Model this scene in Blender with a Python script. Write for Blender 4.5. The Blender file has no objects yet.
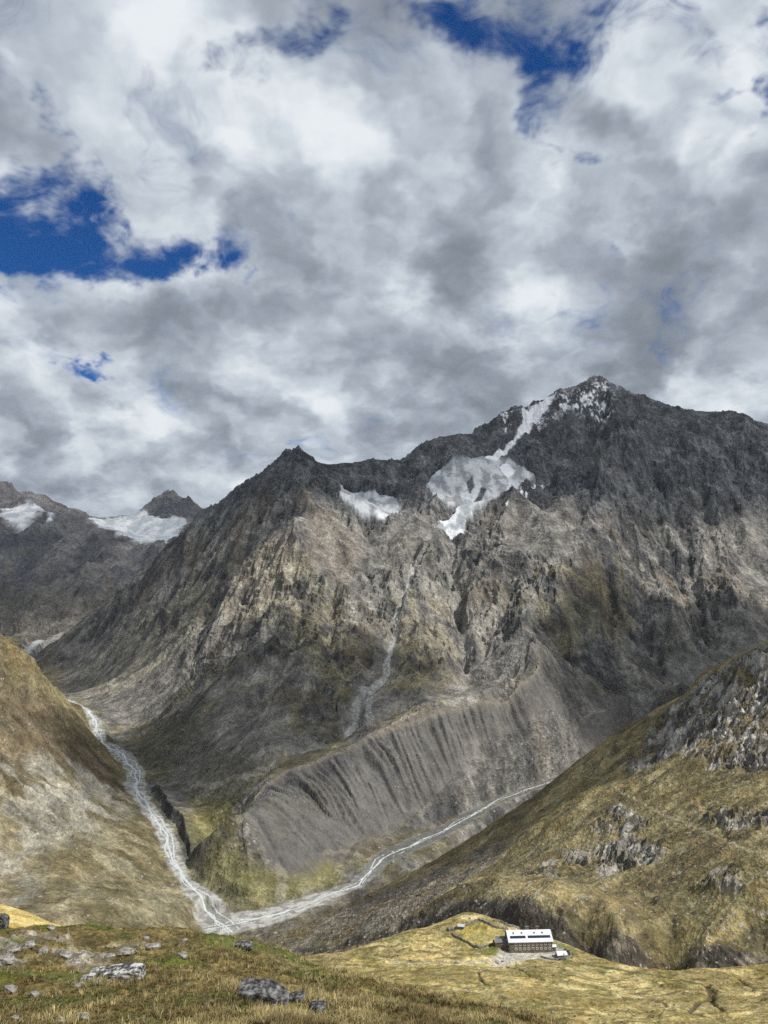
import bpy, bmesh, math, random, time
import numpy as np
from mathutils import Vector, Matrix
T0 = time.time()
SC = bpy.context.scene
f32 = np.float32
rng = np.random.default_rng(7)
random.seed(7)

# ------------------------------------------------------------------ camera
FPX, PITCH, CX, CY = 769.0, math.radians(4.7), 384.0, 512.0
cp, sp = math.cos(PITCH), math.sin(PITCH)
def ray(px, py):
    """slopes (x/Y, z/Y) of the line of sight through a photo point"""
    a, b = (px - CX) / FPX, (CY - py) / FPX
    k = cp - b * sp
    return a / k, (sp + b * cp) / k
def at(px, py, Y):
    t, s = ray(px, py)
    return (t * Y, Y, s * Y)

# ------------------------------------------------------------------ noise
U = np.uint32
def _h(ix, iy, seed):
    n = ix.astype(U) * U(374761393) + iy.astype(U) * U(668265263) + U(seed * 974634777 & 0xFFFFFFFF)
    n = (n ^ (n >> U(13))) * U(1274126177)
    n = (n ^ (n >> U(16))) * U(2246822519)
    return n ^ (n >> U(15))
from concurrent.futures import ThreadPoolExecutor
POOL = ThreadPoolExecutor(4)
def rows(fn):
    """run an array function in row blocks on all cores"""
    def g(*a, **k):
        a = [np.asarray(v) if hasattr(v, "__len__") or hasattr(v, "shape") else v for v in a]
        n = max((v.shape[0] for v in a if isinstance(v, np.ndarray) and v.ndim == 2), default=0)
        if n < 64: return fn(*a, **k)
        shp = next(v.shape for v in a if isinstance(v, np.ndarray) and v.ndim == 2 and v.shape[0] == n)
        step = max(4, int(30000 / shp[1]))
        cuts = [(i, min(n, i + step)) for i in range(0, n, step)]
        def one(c): return fn(*[v[c[0]:c[1]] if isinstance(v, np.ndarray) and v.ndim == 2 and v.shape == shp else v for v in a], **k)
        R = list(POOL.map(one, cuts))
        if isinstance(R[0], tuple): return tuple(np.concatenate([r[i] for r in R]) for i in range(len(R[0])))
        return np.concatenate(R)
    return g
_TH = np.arange(256) * (2 * math.pi / 256)
_CT, _ST = np.cos(_TH).astype(f32), np.sin(_TH).astype(f32)
def _perlin(x, y, seed=0):
    x = np.asarray(x, f32); y = np.asarray(y, f32)
    xi = np.floor(x); yi = np.floor(y)
    fx, fy = x - xi, y - yi
    xi = xi.astype(np.int32); yi = yi.astype(np.int32)
    u = fx * fx * fx * (fx * (fx * 6 - 15) + 10); v = fy * fy * fy * (fy * (fy * 6 - 15) + 10)
    def g(dx, dy):
        h = _h(xi + dx, yi + dy, seed)
        a = (h & U(255)).astype(np.intp)
        return _CT[a] * (fx - dx) + _ST[a] * (fy - dy)
    a = g(0, 0); b = g(1, 0); c = g(0, 1); d = g(1, 1)
    return ((a + (b - a) * u) * (1 - v) + (c + (d - c) * u) * v) * f32(1.5)
perlin = rows(_perlin)
def _fbm(x, y, wl, octs=4, seed=0, gain=.5):
    r = 0; a = 1.; f = 1. / wl
    for o in range(octs):
        r = r + a * _perlin(x * f + o * 17.3, y * f - o * 9.1, seed + o)
        a *= gain; f *= 2.03
    return r
def fbm(x, y, wl, octs=4, seed=0, gain=.5): return _fbmr(x, y, wl=wl, octs=octs, seed=seed, gain=gain)
def _ridged(x, y, wl, octs=4, seed=0, gain=.5):
    r = 0; a = 1.; f = 1. / wl; w = 1.
    for o in range(octs):
        n = 1 - np.abs(_perlin(x * f + o * 11.7, y * f + o * 5.1, seed + o)) * 1.6
        n = np.clip(n, 0, 1) ** 2
        r = r + a * n * w
        w = np.clip(n * 1.8, 0, 1)
        a *= gain; f *= 2.07
    return r
_fbmr = rows(_fbm); _ridr = rows(_ridged)
def ridged(x, y, wl, octs=4, seed=0, gain=.5): return _ridr(x, y, wl=wl, octs=octs, seed=seed, gain=gain)
@rows
def gullies(x, y, gx, gy, wl, octs=4, seed=0, branch=1.3, gain=.5):
    """branching gullies and ribs that run down the slope (gx, gy)"""
    gn = np.sqrt(gx * gx + gy * gy) + 1e-5
    ax, ay = gy / gn, -gx / gn
    h = hx = hy = 0.; a = 1.; f = 1. / wl
    for o in range(octs):
        dx = ax + hy * branch; dy = ay - hx * branch
        dn = np.sqrt(dx * dx + dy * dy) + 1e-5
        dx = dx / dn; dy = dy / dn
        X = (x * f).astype(f32); Y = (y * f).astype(f32)
        xi = np.floor(X); yi = np.floor(Y); fx = X - xi; fy = Y - yi
        xi = xi.astype(np.int32); yi = yi.astype(np.int32)
        v = vx = vy = wt = 0.
        for i in (-1, 0, 1):
            for j in (-1, 0, 1):
                hh = _h(xi + i, yi + j, seed + o)
                px = fx - i - (hh & U(0xFFFF)).astype(f32) / 65536
                py = fy - j - (hh >> U(16)).astype(f32) / 65536
                w = np.exp(-(px * px + py * py) * 2.5)
                m = (px * dx + py * dy) * f32(2 * math.pi)
                v = v + np.cos(m) * w; s = np.sin(m) * w
                vx = vx - s * dx; vy = vy - s * dy; wt = wt + w
        v = v / wt; vx = vx / wt; vy = vy / wt
        h = h + a * v; hx = hx + a * vx; hy = hy + a * vy
        a *= gain; f *= 2.
    return h
def sstep(a, b, x):
    t = np.clip((x - a) / (b - a), 0, 1)
    return t * t * (3 - 2 * t)

# ------------------------------------------------------------------ landforms from ridge and valley lines
class Surf:
    def __init__(s, lines, c=35., dens=90., y0=0., y1=1.):
        P = []
        for L in lines:
            L = [np.array(p, float) for p in L]
            P.append(L[0])
            for a, b in zip(L[:-1], L[1:]):
                n = max(1, int(np.hypot(*(b - a)[:2]) / dens))
                for k in range(1, n + 1):
                    P.append(a + (b - a) * k / n)
        P = np.array(P)
        keep = []
        for i in range(len(P)):
            if all(np.hypot(*(P[i] - P[j])[:2]) > dens * .22 for j in keep):
                keep.append(i)
        s.P = P = P[keep]; s.c = c; s.y0, s.y1 = y0, y1
        n = len(P)
        D = np.sqrt(((P[:, None, :2] - P[None, :, :2]) ** 2).sum(-1) + c * c)
        A = np.zeros((n + 3, n + 3)); A[:n, :n] = -D + np.eye(n) * -c * .02
        A[:n, n] = A[n, :n] = 1; A[:n, n + 1:] = P[:, :2] / 1000; A[n + 1:, :n] = P[:, :2].T / 1000
        s.w = np.linalg.solve(A, np.r_[P[:, 2], 0, 0, 0])
    def __call__(s, x, y, grad=False):
        x = np.asarray(x, f32); y = np.asarray(y, f32); n = len(s.P)
        z = np.full(x.shape, s.w[n], f32) + f32(s.w[n + 1] / 1000) * x + f32(s.w[n + 2] / 1000) * y
        gx = np.full(x.shape, s.w[n + 1] / 1000, f32); gy = np.full(x.shape, s.w[n + 2] / 1000, f32)
        for (px, py, _), w in zip(s.P, s.w[:n]):
            dx = x - f32(px); dy = y - f32(py)
            r = np.sqrt(dx * dx + dy * dy + f32(s.c ** 2))
            z -= f32(w) * r
            if grad:
                k = f32(w) / r; gx -= k * dx; gy -= k * dy
        return (z, gx, gy) if grad else z
    def grid(s, ts, Ys, q=4):
        """height and slope over a fan grid, worked out on every q-th line and filled in between"""
        def sub(n):
            k = list(range(0, n, q)); 
            if k[-1] != n - 1: k.append(n - 1)
            return np.array(k)
        a, b = sub(len(ts)), sub(len(Ys))
        Tt, Yy = np.meshgrid(ts[a].astype(f32), Ys[b].astype(f32))
        R = rows(lambda x, y: s(x, y, True))(Tt * Yy, Yy)
        def up(Z):
            j = np.clip(np.searchsorted(a, np.arange(len(ts)), "right") - 1, 0, len(a) - 2); u = ((np.arange(len(ts)) - a[j]) / (a[j + 1] - a[j])).astype(f32)
            Z = Z[:, j] * (1 - u) + Z[:, j + 1] * u
            i = np.clip(np.searchsorted(b, np.arange(len(Ys)), "right") - 1, 0, len(b) - 2); v = ((np.arange(len(Ys)) - b[i]) / (b[i + 1] - b[i])).astype(f32)[:, None]
            return Z[i] * (1 - v) + Z[i + 1] * v
        return tuple(up(r.astype(f32)) for r in R)
    def hit(s, px, py):
        """where the line of sight through a photo point meets the bare landform"""
        t, sl = ray(px, py)
        Y = np.linspace(s.y0, s.y1, 900)
        d = sl * Y - s(t * Y, Y)
        k = np.nonzero((d[:-1] > 0) & (d[1:] <= 0))[0]
        i = k[0] if len(k) else int(np.argmin(np.abs(d)))
        return np.array((t * Y[i], Y[i]))
    def line(s, pts): return np.array([s.hit(*p) for p in pts])
def L3(*pts): return [at(*p) for p in pts]
def drop(line, dy, dz):
    """hidden far side of a crest"""
    return [(x * (1 + dy / y), y + dy, z - dz) for x, y, z in line]

def pdist(x, y, pts, vals=None, reach=None):
    if reach:
        p = np.array([q[:2] for q in pts]); lo = p.min(0) - reach; hi = p.max(0) + reach
        m = (x > lo[0]) & (x < hi[0]) & (y > lo[1]) & (y < hi[1])
        D = np.full(x.shape, 1e9, f32); SS = np.zeros(x.shape, f32); SD = np.zeros(x.shape, f32)
        if m.any():
            a, b, _, c = _pdist0(x[m], y[m], pts); D[m] = a; SS[m] = b; SD[m] = c
        return D, SS, None, SD
    return _pdist(x, y, pts=pts, vals=vals)
def _pdist0(x, y, pts, vals=None):
    """distance to a polyline, running length along it, optional value carried along, side"""
    best = np.full(x.shape, 1e9, f32); S = np.zeros(x.shape, f32); V = np.zeros(x.shape, f32); side = np.zeros(x.shape, f32)
    run = 0.
    for i in range(len(pts) - 1):
        ax, ay = pts[i][:2]; bx, by = pts[i + 1][:2]
        L = math.hypot(bx - ax, by - ay) + 1e-6; ux, uy = (bx - ax) / L, (by - ay) / L
        q = np.clip((x - ax) * ux + (y - ay) * uy, 0, L)
        ex = x - ax - q * ux; ey = y - ay - q * uy
        d = np.sqrt(ex * ex + ey * ey); m = d < best
        best[m] = d[m]; S[m] = run + q[m]
        side[m] = (ux * (y - ay) - uy * (x - ax))[m]
        if vals is not None: V[m] = vals[i] + (vals[i + 1] - vals[i]) * q[m] / L
        run += L
    return best, S, V, side
_pdist = rows(_pdist0)
def inpoly(x, y, pts, soft, wob=None):
    return _inpoly(x, y, wob=wob, pts=pts, soft=soft) if wob is None or isinstance(wob, tuple) else _inpolyw(x, y, wob, pts=pts, soft=soft)
def _inpoly0(x, y, wob=None, pts=None, soft=1.):
    """0..1 inside a world-space outline, soft edge in metres, edge shifted by wob"""
    out = np.zeros(x.shape, f32); pts = np.asarray(pts)
    lo = pts.min(0) - soft * 3 - 60; hi = pts.max(0) + soft * 3 + 60
    m = (x > lo[0]) & (x < hi[0]) & (y > lo[1]) & (y < hi[1])
    if not m.any(): return out
    X, Y = x[m], y[m]
    ins = np.zeros(X.shape, bool); n = len(pts); d2 = np.full(X.shape, 1e9, f32)
    for i in range(n):
        ax, ay = pts[i]; bx, by = pts[(i + 1) % n]
        c = ((ay > Y) != (by > Y)) & (X < (bx - ax) * (Y - ay) / ((by - ay) or 1e-9) + ax)
        ins ^= c
        L2 = (bx - ax) ** 2 + (by - ay) ** 2 + 1e-9
        q = np.clip(((X - ax) * (bx - ax) + (Y - ay) * (by - ay)) / L2, 0, 1)
        d2 = np.minimum(d2, (X - ax - q * (bx - ax)) ** 2 + (Y - ay - q * (by - ay)) ** 2)
    sd = np.sqrt(d2) * np.where(ins, 1, -1)
    if isinstance(wob, tuple): sd = sd + wob[0] * _fbm(X, Y, wob[1], wob[2], wob[3])
    elif wob is not None: sd = sd + wob[m]
    out[m] = sstep(-soft, soft, sd)
    return out

_inpoly = rows(_inpoly0)
_inpolyw = rows(lambda x, y, wob, pts, soft: _inpoly0(x, y, wob, pts, soft))
# ------------------------------------------------------------------ scene helpers
COL = SC.collection
def tag(o, label=None, cat=None, group=None, kind=None):
    if label: o["label"] = label
    if cat: o["category"] = cat
    if group: o["group"] = group
    if kind: o["kind"] = kind
    return o
def grid_faces(nr, nc):
    i = np.arange(nr - 1)[:, None] * nc + np.arange(nc - 1)[None, :]
    return np.stack([i, i + 1, i + nc + 1, i + nc], -1).reshape(-1, 4)
def np_mesh(name, V, F, mat, col=None, attrs=None, smooth=True, parent=None):
    me = bpy.data.meshes.new(name)
    k = F.shape[1]
    me.vertices.add(len(V)); me.vertices.foreach_set("co", np.ascontiguousarray(V, f32).ravel())
    me.loops.add(F.size); me.loops.foreach_set("vertex_index", np.ascontiguousarray(F, np.int32).ravel())
    me.polygons.add(len(F)); me.polygons.foreach_set("loop_start", (np.arange(len(F)) * k).astype(np.int32))
    me.polygons.foreach_set("use_smooth", np.full(len(F), smooth, bool))
    if col is not None:
        a = me.attributes.new("col", "FLOAT_COLOR", "POINT")
        a.data.foreach_set("color", np.c_[np.clip(col, 0, 1), np.ones(len(V))].astype(f32).ravel())
    for kx, v in (attrs or {}).items():
        a = me.attributes.new(kx, "FLOAT", "POINT"); a.data.foreach_set("value", v.astype(f32).ravel())
    me.update(calc_edges=True); me.materials.append(mat)
    o = bpy.data.objects.new(name, me); COL.objects.link(o)
    if parent: o.parent = parent
    return o
def sub_mesh(name, V, F, mask, mat, col=None, attrs=None, **kw):
    Fm = F[mask]
    if not len(Fm): return None
    used = np.zeros(len(V), bool); used[Fm.ravel()] = True
    idx = np.cumsum(used) - 1
    return np_mesh(name, V[used], idx[Fm], mat, None if col is None else col[used],
                   {k: v[used] for k, v in (attrs or {}).items()}, **kw)

def node(nt, typ, **kw):
    n = nt.nodes.new(typ)
    for k, v in kw.items():
        if k.startswith("i_"):
            key = k[2:]; key = int(key) if key.isdigit() else key.replace("_", " ")
            n.inputs[key].default_value = v
        else: setattr(n, k, v)
    return n
def new_mat(name):
    m = bpy.data.materials.new(name); m.use_nodes = True
    return m, m.node_tree, m.node_tree.nodes["Principled BSDF"]
def math_n(nt, op, a, b=None, c=None, clamp=False):
    n = nt.nodes.new("ShaderNodeMath"); n.operation = op; n.use_clamp = clamp
    for i, v in enumerate((a, b, c)):
        if v is None: continue
        if isinstance(v, (int, float)): n.inputs[i].default_value = v
        else: nt.links.new(v, n.inputs[i])
    return n.outputs[0]
def mapr(nt, v, a, b, c, d, smooth=False):
    n = nt.nodes.new("ShaderNodeMapRange"); n.interpolation_type = 'SMOOTHSTEP' if smooth else 'LINEAR'
    nt.links.new(v, n.inputs[0])
    for i, q in enumerate((a, b, c, d)): n.inputs[i + 1].default_value = q
    return n.outputs[0]

def land_mat(name, scales, var=.45, bump=1., rough=.95, spec=.12, hue=.025, stones=None):
    """ground cover: the mapped cover colour broken up by stones, tufts and dirt at several sizes"""
    m, nt, bs = new_mat(name); ln = nt.links.new
    at_ = node(nt, "ShaderNodeAttribute", attribute_name="col")
    tc = node(nt, "ShaderNodeTexCoord")
    fac = None; hgt = None; amp = 1.
    for i, s in enumerate(scales):
        n = node(nt, "ShaderNodeTexNoise", i_Scale=1. / s, i_Detail=5., i_Roughness=.62)
        ln(tc.outputs["Object"], n.inputs["Vector"])
        v = mapr(nt, n.outputs["Fac"], .3, .7, -1, 1)
        fac = v if fac is None else math_n(nt, "ADD", fac, math_n(nt, "MULTIPLY", v, .8))
        hh = math_n(nt, "MULTIPLY", n.outputs["Fac"], s * amp)
        hgt = hh if hgt is None else math_n(nt, "ADD", hgt, hh)
    mul = math_n(nt, "EXPONENT", math_n(nt, "MULTIPLY", fac, var))
    vm = node(nt, "ShaderNodeVectorMath", operation="SCALE")
    ln(at_.outputs["Color"], vm.inputs[0]); ln(mul, vm.inputs["Scale"])
    n2 = node(nt, "ShaderNodeTexNoise", i_Scale=1. / (scales[0] * 2.3), i_Detail=3.)
    ln(tc.outputs["Object"], n2.inputs["Vector"])
    hs = node(nt, "ShaderNodeHueSaturation")
    ln(vm.outputs[0], hs.inputs["Color"])
    ln(mapr(nt, n2.outputs["Fac"], .3, .7, .5 - hue * .35, .5 + hue * .35), hs.inputs["Hue"])
    ln(mapr(nt, n2.outputs["Fac"], .3, .7, 1.12, .9), hs.inputs["Saturation"])
    outc = hs.outputs["Color"]
    if stones:
        for q, (size, share, srgb) in enumerate(stones):
            vo = node(nt, "ShaderNodeTexVoronoi", i_Scale=1. / size); ln(tc.outputs["Object"], vo.inputs["Vector"])
            sp_ = node(nt, "ShaderNodeSeparateColor"); ln(vo.outputs["Color"], sp_.inputs[0])
            pn = node(nt, "ShaderNodeTexNoise", i_Scale=.07 / size, i_Detail=3.); ln(tc.outputs["Object"], pn.inputs["Vector"])
            lim = mapr(nt, pn.outputs["Fac"], .38, .64, 1.0, 1 - 2 * share)
            on = math_n(nt, "GREATER_THAN", sp_.outputs[0], lim)
            rad = math_n(nt, "MULTIPLY_ADD", sp_.outputs[1], .28, .12)
            ins = math_n(nt, "LESS_THAN", vo.outputs["Distance"], rad)
            kk_ = math_n(nt, "MULTIPLY", math_n(nt, "MULTIPLY", on, ins), .85)
            sc_ = node(nt, "ShaderNodeMix", data_type='RGBA'); ln(kk_, sc_.inputs[0]); ln(outc, sc_.inputs[6]); sc_.inputs[7].default_value = (*srgb, 1)
            outc = sc_.outputs[2]; hgt = math_n(nt, "MULTIPLY_ADD", kk_, size * .8, hgt)
    ln(outc, bs.inputs["Base Color"])
    b = node(nt, "ShaderNodeBump", i_Strength=1., i_Distance=bump)
    ln(hgt, b.inputs["Height"]); ln(b.outputs[0], bs.inputs["Normal"])
    bs.inputs["Roughness"].default_value = rough; bs.inputs["Specular IOR Level"].default_value = spec
    return m
def flat_mat(name, rgb, rough=.8, spec=.3, var=.25, scale=1., bump=.0, metal=0.):
    m, nt, bs = new_mat(name); ln = nt.links.new
    tc = node(nt, "ShaderNodeTexCoord")
    n = node(nt, "ShaderNodeTexNoise", i_Scale=scale, i_Detail=6., i_Roughness=.65)
    ln(tc.outputs["Object"], n.inputs["Vector"])
    mx = node(nt, "ShaderNodeMix", data_type='RGBA')
    mx.inputs[6].default_value = (*[c * (1 - var) for c in rgb], 1); mx.inputs[7].default_value = (*[min(1, c * (1 + var)) for c in rgb], 1)
    ln(mapr(nt, n.outputs["Fac"], .3, .7, 0, 1), mx.inputs[0]); ln(mx.outputs[2], bs.inputs["Base Color"])
    if bump:
        b = node(nt, "ShaderNodeBump", i_Strength=1., i_Distance=bump); ln(n.outputs["Fac"], b.inputs["Height"]); ln(b.outputs[0], bs.inputs["Normal"])
    bs.inputs["Roughness"].default_value = rough; bs.inputs["Specular IOR Level"].default_value = spec; bs.inputs["Metallic"].default_value = metal
    return m
def lerp(a, b, m): return a + (b - a) * m[..., None]
def C(*v): return np.array(v, f32)

def land_grid(ts, Ys):
    Tt, Yy = np.meshgrid(ts.astype(f32), Ys.astype(f32))
    return Tt, Tt * Yy, Yy
def slopes(Z, ts, Ys, Tt, Yy):
    zt = np.gradient(Z, ts, axis=1); zy = np.gradient(Z, Ys, axis=0)
    gx = zt / Yy; gy = zy - gx * Tt
    return gx, gy
def tcols(pxs):
    return np.array([(p - CX) / FPX for p in pxs])

# ================================================================== MAIN MASSIF, LEFT SPUR AND VALLEY FLOOR
def LY(pts, pys, Ys_): return [at(x, y, float(np.interp(y, pys[::-1], Ys_[::-1]))) for x, y in pts]
R1 = LY([(225,926),(213,908),(199,894),(184,878),(172,859),(167,836),(156,820),(146,804),(136,788),(136,771),(121,754),(101,742),(96,724),(88,710)],
        [925,898,880,860,838,822,795,770,748,728,710], [1000,1050,1100,1165,1240,1300,1440,1610,1760,1900,2000])
R1b = [(-1000., 2350., -352.), (-1250., 2750., -350.), at(22,658,3250), at(30,648,3700), at(40,640,4200)]
R2 = LY([(225,926),(245,921),(271,916),(304,904),(337,892),(358,885),(369,873),(380,860),(400,850),(421,842),(437,834),(458,823),(483,809),(498,800),(520,792),(545,784)],
        [925,912,903,888,870,853,838,822,805,796,784], [1000,1035,1060,1105,1155,1200,1270,1340,1420,1475,1540]) + L3((600,762,1700),(650,740,1850))
MOR = L3((205,850,1150),(222,836,1165),(242,819,1195),(262,790,1260),(283,773,1310),(325,757,1370),(358,744,1400),(379,732,1430),(417,719,1465),(450,709,1500),(483,700,1545),(520,684,1620),(536,669,1680),(542,654,1740))
MOR2 = L3((575,728,1720),(590,716,1760),(610,708,1800),(632,705,1830),(660,708,1850))
SKY_M = L3((22,662,3200),(50,645,3200),(80,622,3160),(110,600,3130),(140,575,3080),(165,548,3020),(185,530,2960),(205,510,2900),(240,487,2800),(270,463,2730),(287,453,2700),(297,452,2700),(320,462,2780),(345,463,2900),(370,462,3000),(400,458,3050),(412,449,3080),(430,440,3110),(445,436,3130),(460,434,3160),(480,432,3200),(500,416,3250),(520,408,3300),(545,397,3380),(570,388,3430),(590,379,3450),(598,376,3450),(615,385,3430),(640,396,3400),(668,406,3350),(700,411,3310),(735,413,3300),(755,420,3300),(768,424,3300),(830,440,3300),(930,470,3250),(1040,520,3200))
mor_toe = L3((250,858,1100),(290,862,1130),(330,868,1150),(365,862,1185),(400,838,1260),(440,818,1330),(480,800,1410),(520,780,1490))
lines_M = [R1, R1b, R2, MOR, MOR2, SKY_M, drop(SKY_M, 450, 330), drop(SKY_M, 1000, 700), mor_toe,
    # trough behind the moraine
    L3((262,775,1360),(300,752,1440),(350,734,1490),(400,712,1540),(450,696,1580),(500,684,1640)),
    # left peak face
    L3((295,500,2400),(295,550,2130),(292,600,1960),(290,650,1800),(292,700,1620),(270,745,1440)),
    # rib between left flank and front face
    L3((287,453,2700),(268,500,2560),(245,560,2350),(222,610,2180),(205,650,2030),(192,690,1880),(178,735,1700)),
    L3((178,735,1700),(185,770,1540),(200,800,1400),(215,830,1260),(225,850,1190)),
    # left flank
    L3((190,560,2750),(165,610,2620),(140,650,2450),(120,685,2240),(112,705,2090)),
    L3((80,655,2900),(85,690,2500)),
    L3((230,560,2480),(190,620,2380),(165,670,2180),(150,720,1930)),
    # central gully (stream)
    L3((415,540,2330),(412,560,2230),(405,600,2030),(392,640,1850),(378,680,1670),(362,712,1540)),
    # ribs either side
    L3((360,500,2560),(350,540,2280),(345,600,1960),(335,650,1770),(332,695,1600)),
    L3((430,545,2260),(428,600,1980),(425,650,1770),(425,690,1590)),
    # gully under the glacier
    L3((455,530,2430),(452,570,2200),(460,620,1990),(468,660,1810),(470,690,1620)),
    L3((500,560,2220),(500,610,1970),(500,650,1800),(505,675,1690)),
    # glacier bowl and high cirque
    L3((470,480,2820),(440,500,2640),(455,525,2470)), L3((520,500,2650),(490,520,2520)),
    L3((370,495,2770),(385,512,2600),(400,525,2450)), L3((340,490,2750)), L3((430,470,2900)), L3((505,445,3080),(530,415,3270)),
    # rib dropping from the main peak
    L3((598,376,3450),(620,402,3280),(640,430,3080),(618,465,2860),(598,495,2640),(570,530,2430),(548,555,2270),(535,590,2080)),
    # dark bowl left of it
    L3((560,430,3140),(555,470,2920),(540,510,2680),(520,540,2440)),
    L3((600,420,3230),(590,455,3020)),
    # right face
    L3((650,450,3060),(645,500,2780),(640,550,2540),(630,600,2280),(620,650,2080),(610,690,1920)),
    L3((700,450,3060),(705,500,2820),(715,550,2590),(720,600,2390),(700,650,2180),(680,690,1980)),
    L3((768,480,2950),(768,540,2700),(768,600,2450),(750,650,2230)),
    L3((860,500,2900),(860,620,2400),(860,720,1900)), L3((980,560,2900),(980,720,1900)),
    # apron and rubble on the right
    L3((560,690,1720),(560,730,1640),(548,765,1560)), L3((600,735,1720)), L3((640,715,1860)),
    # toe of the front face on the left
    L3((200,800,1380),(230,780,1400)), L3((230,850,1180),(205,880,1090)), L3((250,900,1045)),
    # left spur
    L3((-60,600,1350),(0,644,1500),(20,655,1600),(40,672,1700),(60,690,1800),(85,708,1940)),
    drop(L3((-60,600,1350),(0,644,1500),(20,655,1600),(40,672,1700),(60,690,1800)), 260, 110),
    L3((-60,740,1080),(0,740,1200),(45,745,1300),(80,752,1450)), L3((100,790,1370),(125,815,1290),(148,850,1150)),
    L3((0,800,1050),(40,800,1120),(70,790,1240)), L3((0,850,950),(60,850,1010),(100,850,1080)),
    L3((0,900,860),(60,900,880),(110,900,920),(165,900,980)), L3((0,935,770),(60,935,790),(120,935,850),(190,935,940)),
    [(-900., 1150., -60.), (-1300., 1800., 60.), (-1500., 2300., 150.)], [(-1900., 3600., -150.)],
    [(-420., 700., -400.), (0., 760., -432.), (250., 900., -430.), (600., 1250., -410.), (1100., 1500., -380.)],
    [(-700., 720., -250.)], [(-2600., 4600., -430.), (-1800., 4600., -440.), (-1000., 4500., -400.)],
]
M = Surf(lines_M, c=30., dens=110., y0=790., y1=4000.)
print("M points", len(M.P), time.time() - T0)
ts = np.concatenate([np.linspace(-.95, -.53, 60, endpoint=False), np.linspace(-.53, .53, 1300, endpoint=False), np.linspace(.53, .95, 60)])
Ys = np.concatenate([np.linspace(740, 930, 40, endpoint=False), np.geomspace(930, 3600, 1180, endpoint=False), np.linspace(3600, 4600, 60)])
Tt, X, Y = land_grid(ts, Ys)
Z0, GX, GY = M.grid(ts, Ys)
print("M base", X.size, time.time() - T0)
wx = X + 60 * fbm(X, Y, 330, 3, 5); wy = Y + 60 * fbm(X, Y, 330, 3, 9)

GS = np.sqrt(GX ** 2 + GY ** 2)
steep = sstep(.15, .5, GS)
# river beds
W1 = [22,18,14,12,12,13,12,14,17,20,18,15,13,9]; W2 = [26,24,24,20,16,14,15,17,18,18,17,16,14,12,11,10,10,10]
d1, s1, v1, sd1 = pdist(X, Y, R1, W1); _, _, z1, _ = pdist(X, Y, R1, [p[2] for p in R1])
d2, s2, v2, sd2 = pdist(X, Y, R2, W2); _, _, z2, _ = pdist(X, Y, R2, [p[2] for p in R2])
d3, s3, v3, sd3 = pdist(X, Y, [R1[-1]] + R1b, [9, 10, 12, 14, 20, 25]); _, _, z3, _ = pdist(X, Y, [R1[-1]] + R1b, [p[2] for p in [R1[-1]] + R1b])
ew = 5 * fbm(X, Y, 40, 3, 31) + 4 * fbm(X, Y, 130, 2, 33)
r1 = 1 - sstep(-3, 3, d1 - v1 + ew); r2 = 1 - sstep(-3, 3, d2 - v2 + ew); r3 = 1 - sstep(-8, 8, d3 - v3 + ew * 3)
fan = inpoly(X, Y, M.line([(196,905),(205,893),(232,905),(262,914),(285,912),(262,922),(225,930),(205,930)]), 5, ew)
bed = np.maximum.reduce([r1, r2, r3, fan])
near1 = np.exp(-(np.minimum(d1, np.minimum(d2, d3)) / 70.) ** 2)
# moraine face
dm, sm, _, side_m = pdist(X, Y, MOR); dm2, sm2, _, side_m2 = pdist(X, Y, MOR2)
face_m = (side_m < 0) & (sm > 1) & (sm < sm.max() - 1)
mor = np.where(face_m, sstep(330, 180, dm), 0) * sstep(0, 60, np.minimum(d2 - 20, d1 - 60)) 
mor = mor * sstep(0, 60, sm) * sstep(sm.max(), sm.max() - 40, sm)
mor2 = np.where(side_m2 < 0, sstep(100, 60, dm2), 0) * sstep(0, 20, sm2) * sstep(sm2.max(), sm2.max() - 20, sm2)
# relief
amp = steep * (1 - .85 * near1) * (1 - .9 * mor) * (1 - .8 * mor2) * sstep(10, 60, np.minimum(d1 - v1, d2 - v2) + 10)
hi = sstep(-330, -120, Z0)
crag = amp * (.25 + .75 * hi)
skyd, _, _, _ = pdist(X, Y, SKY_M)
ice = np.maximum.reduce([
    inpoly(X, Y, M.line([(420,492),(436,470),(460,460),(490,456),(512,462),(534,474),(514,492),(490,500),(478,505),(466,517),(463,536),(450,538),(436,528),(450,514),(458,505),(434,502)]), 5, (9, 60, 4, 301)),
    inpoly(X, Y, M.line([(335,486),(362,490),(386,494),(400,503),(398,519),(380,518),(358,509),(342,500)]), 6, (12, 50, 4, 303))])
crag = crag * (1 - .88 * ice)
crag_s = crag * (.5 + .5 * sstep(0, 260, skyd))
Z = Z0.copy()
_pk = at(598, 376, 3450); crag_s = crag_s * (1 - .75 * np.exp(-((X - _pk[0]) ** 2 + (Y - _pk[1]) ** 2) / 110. ** 2))
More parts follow.
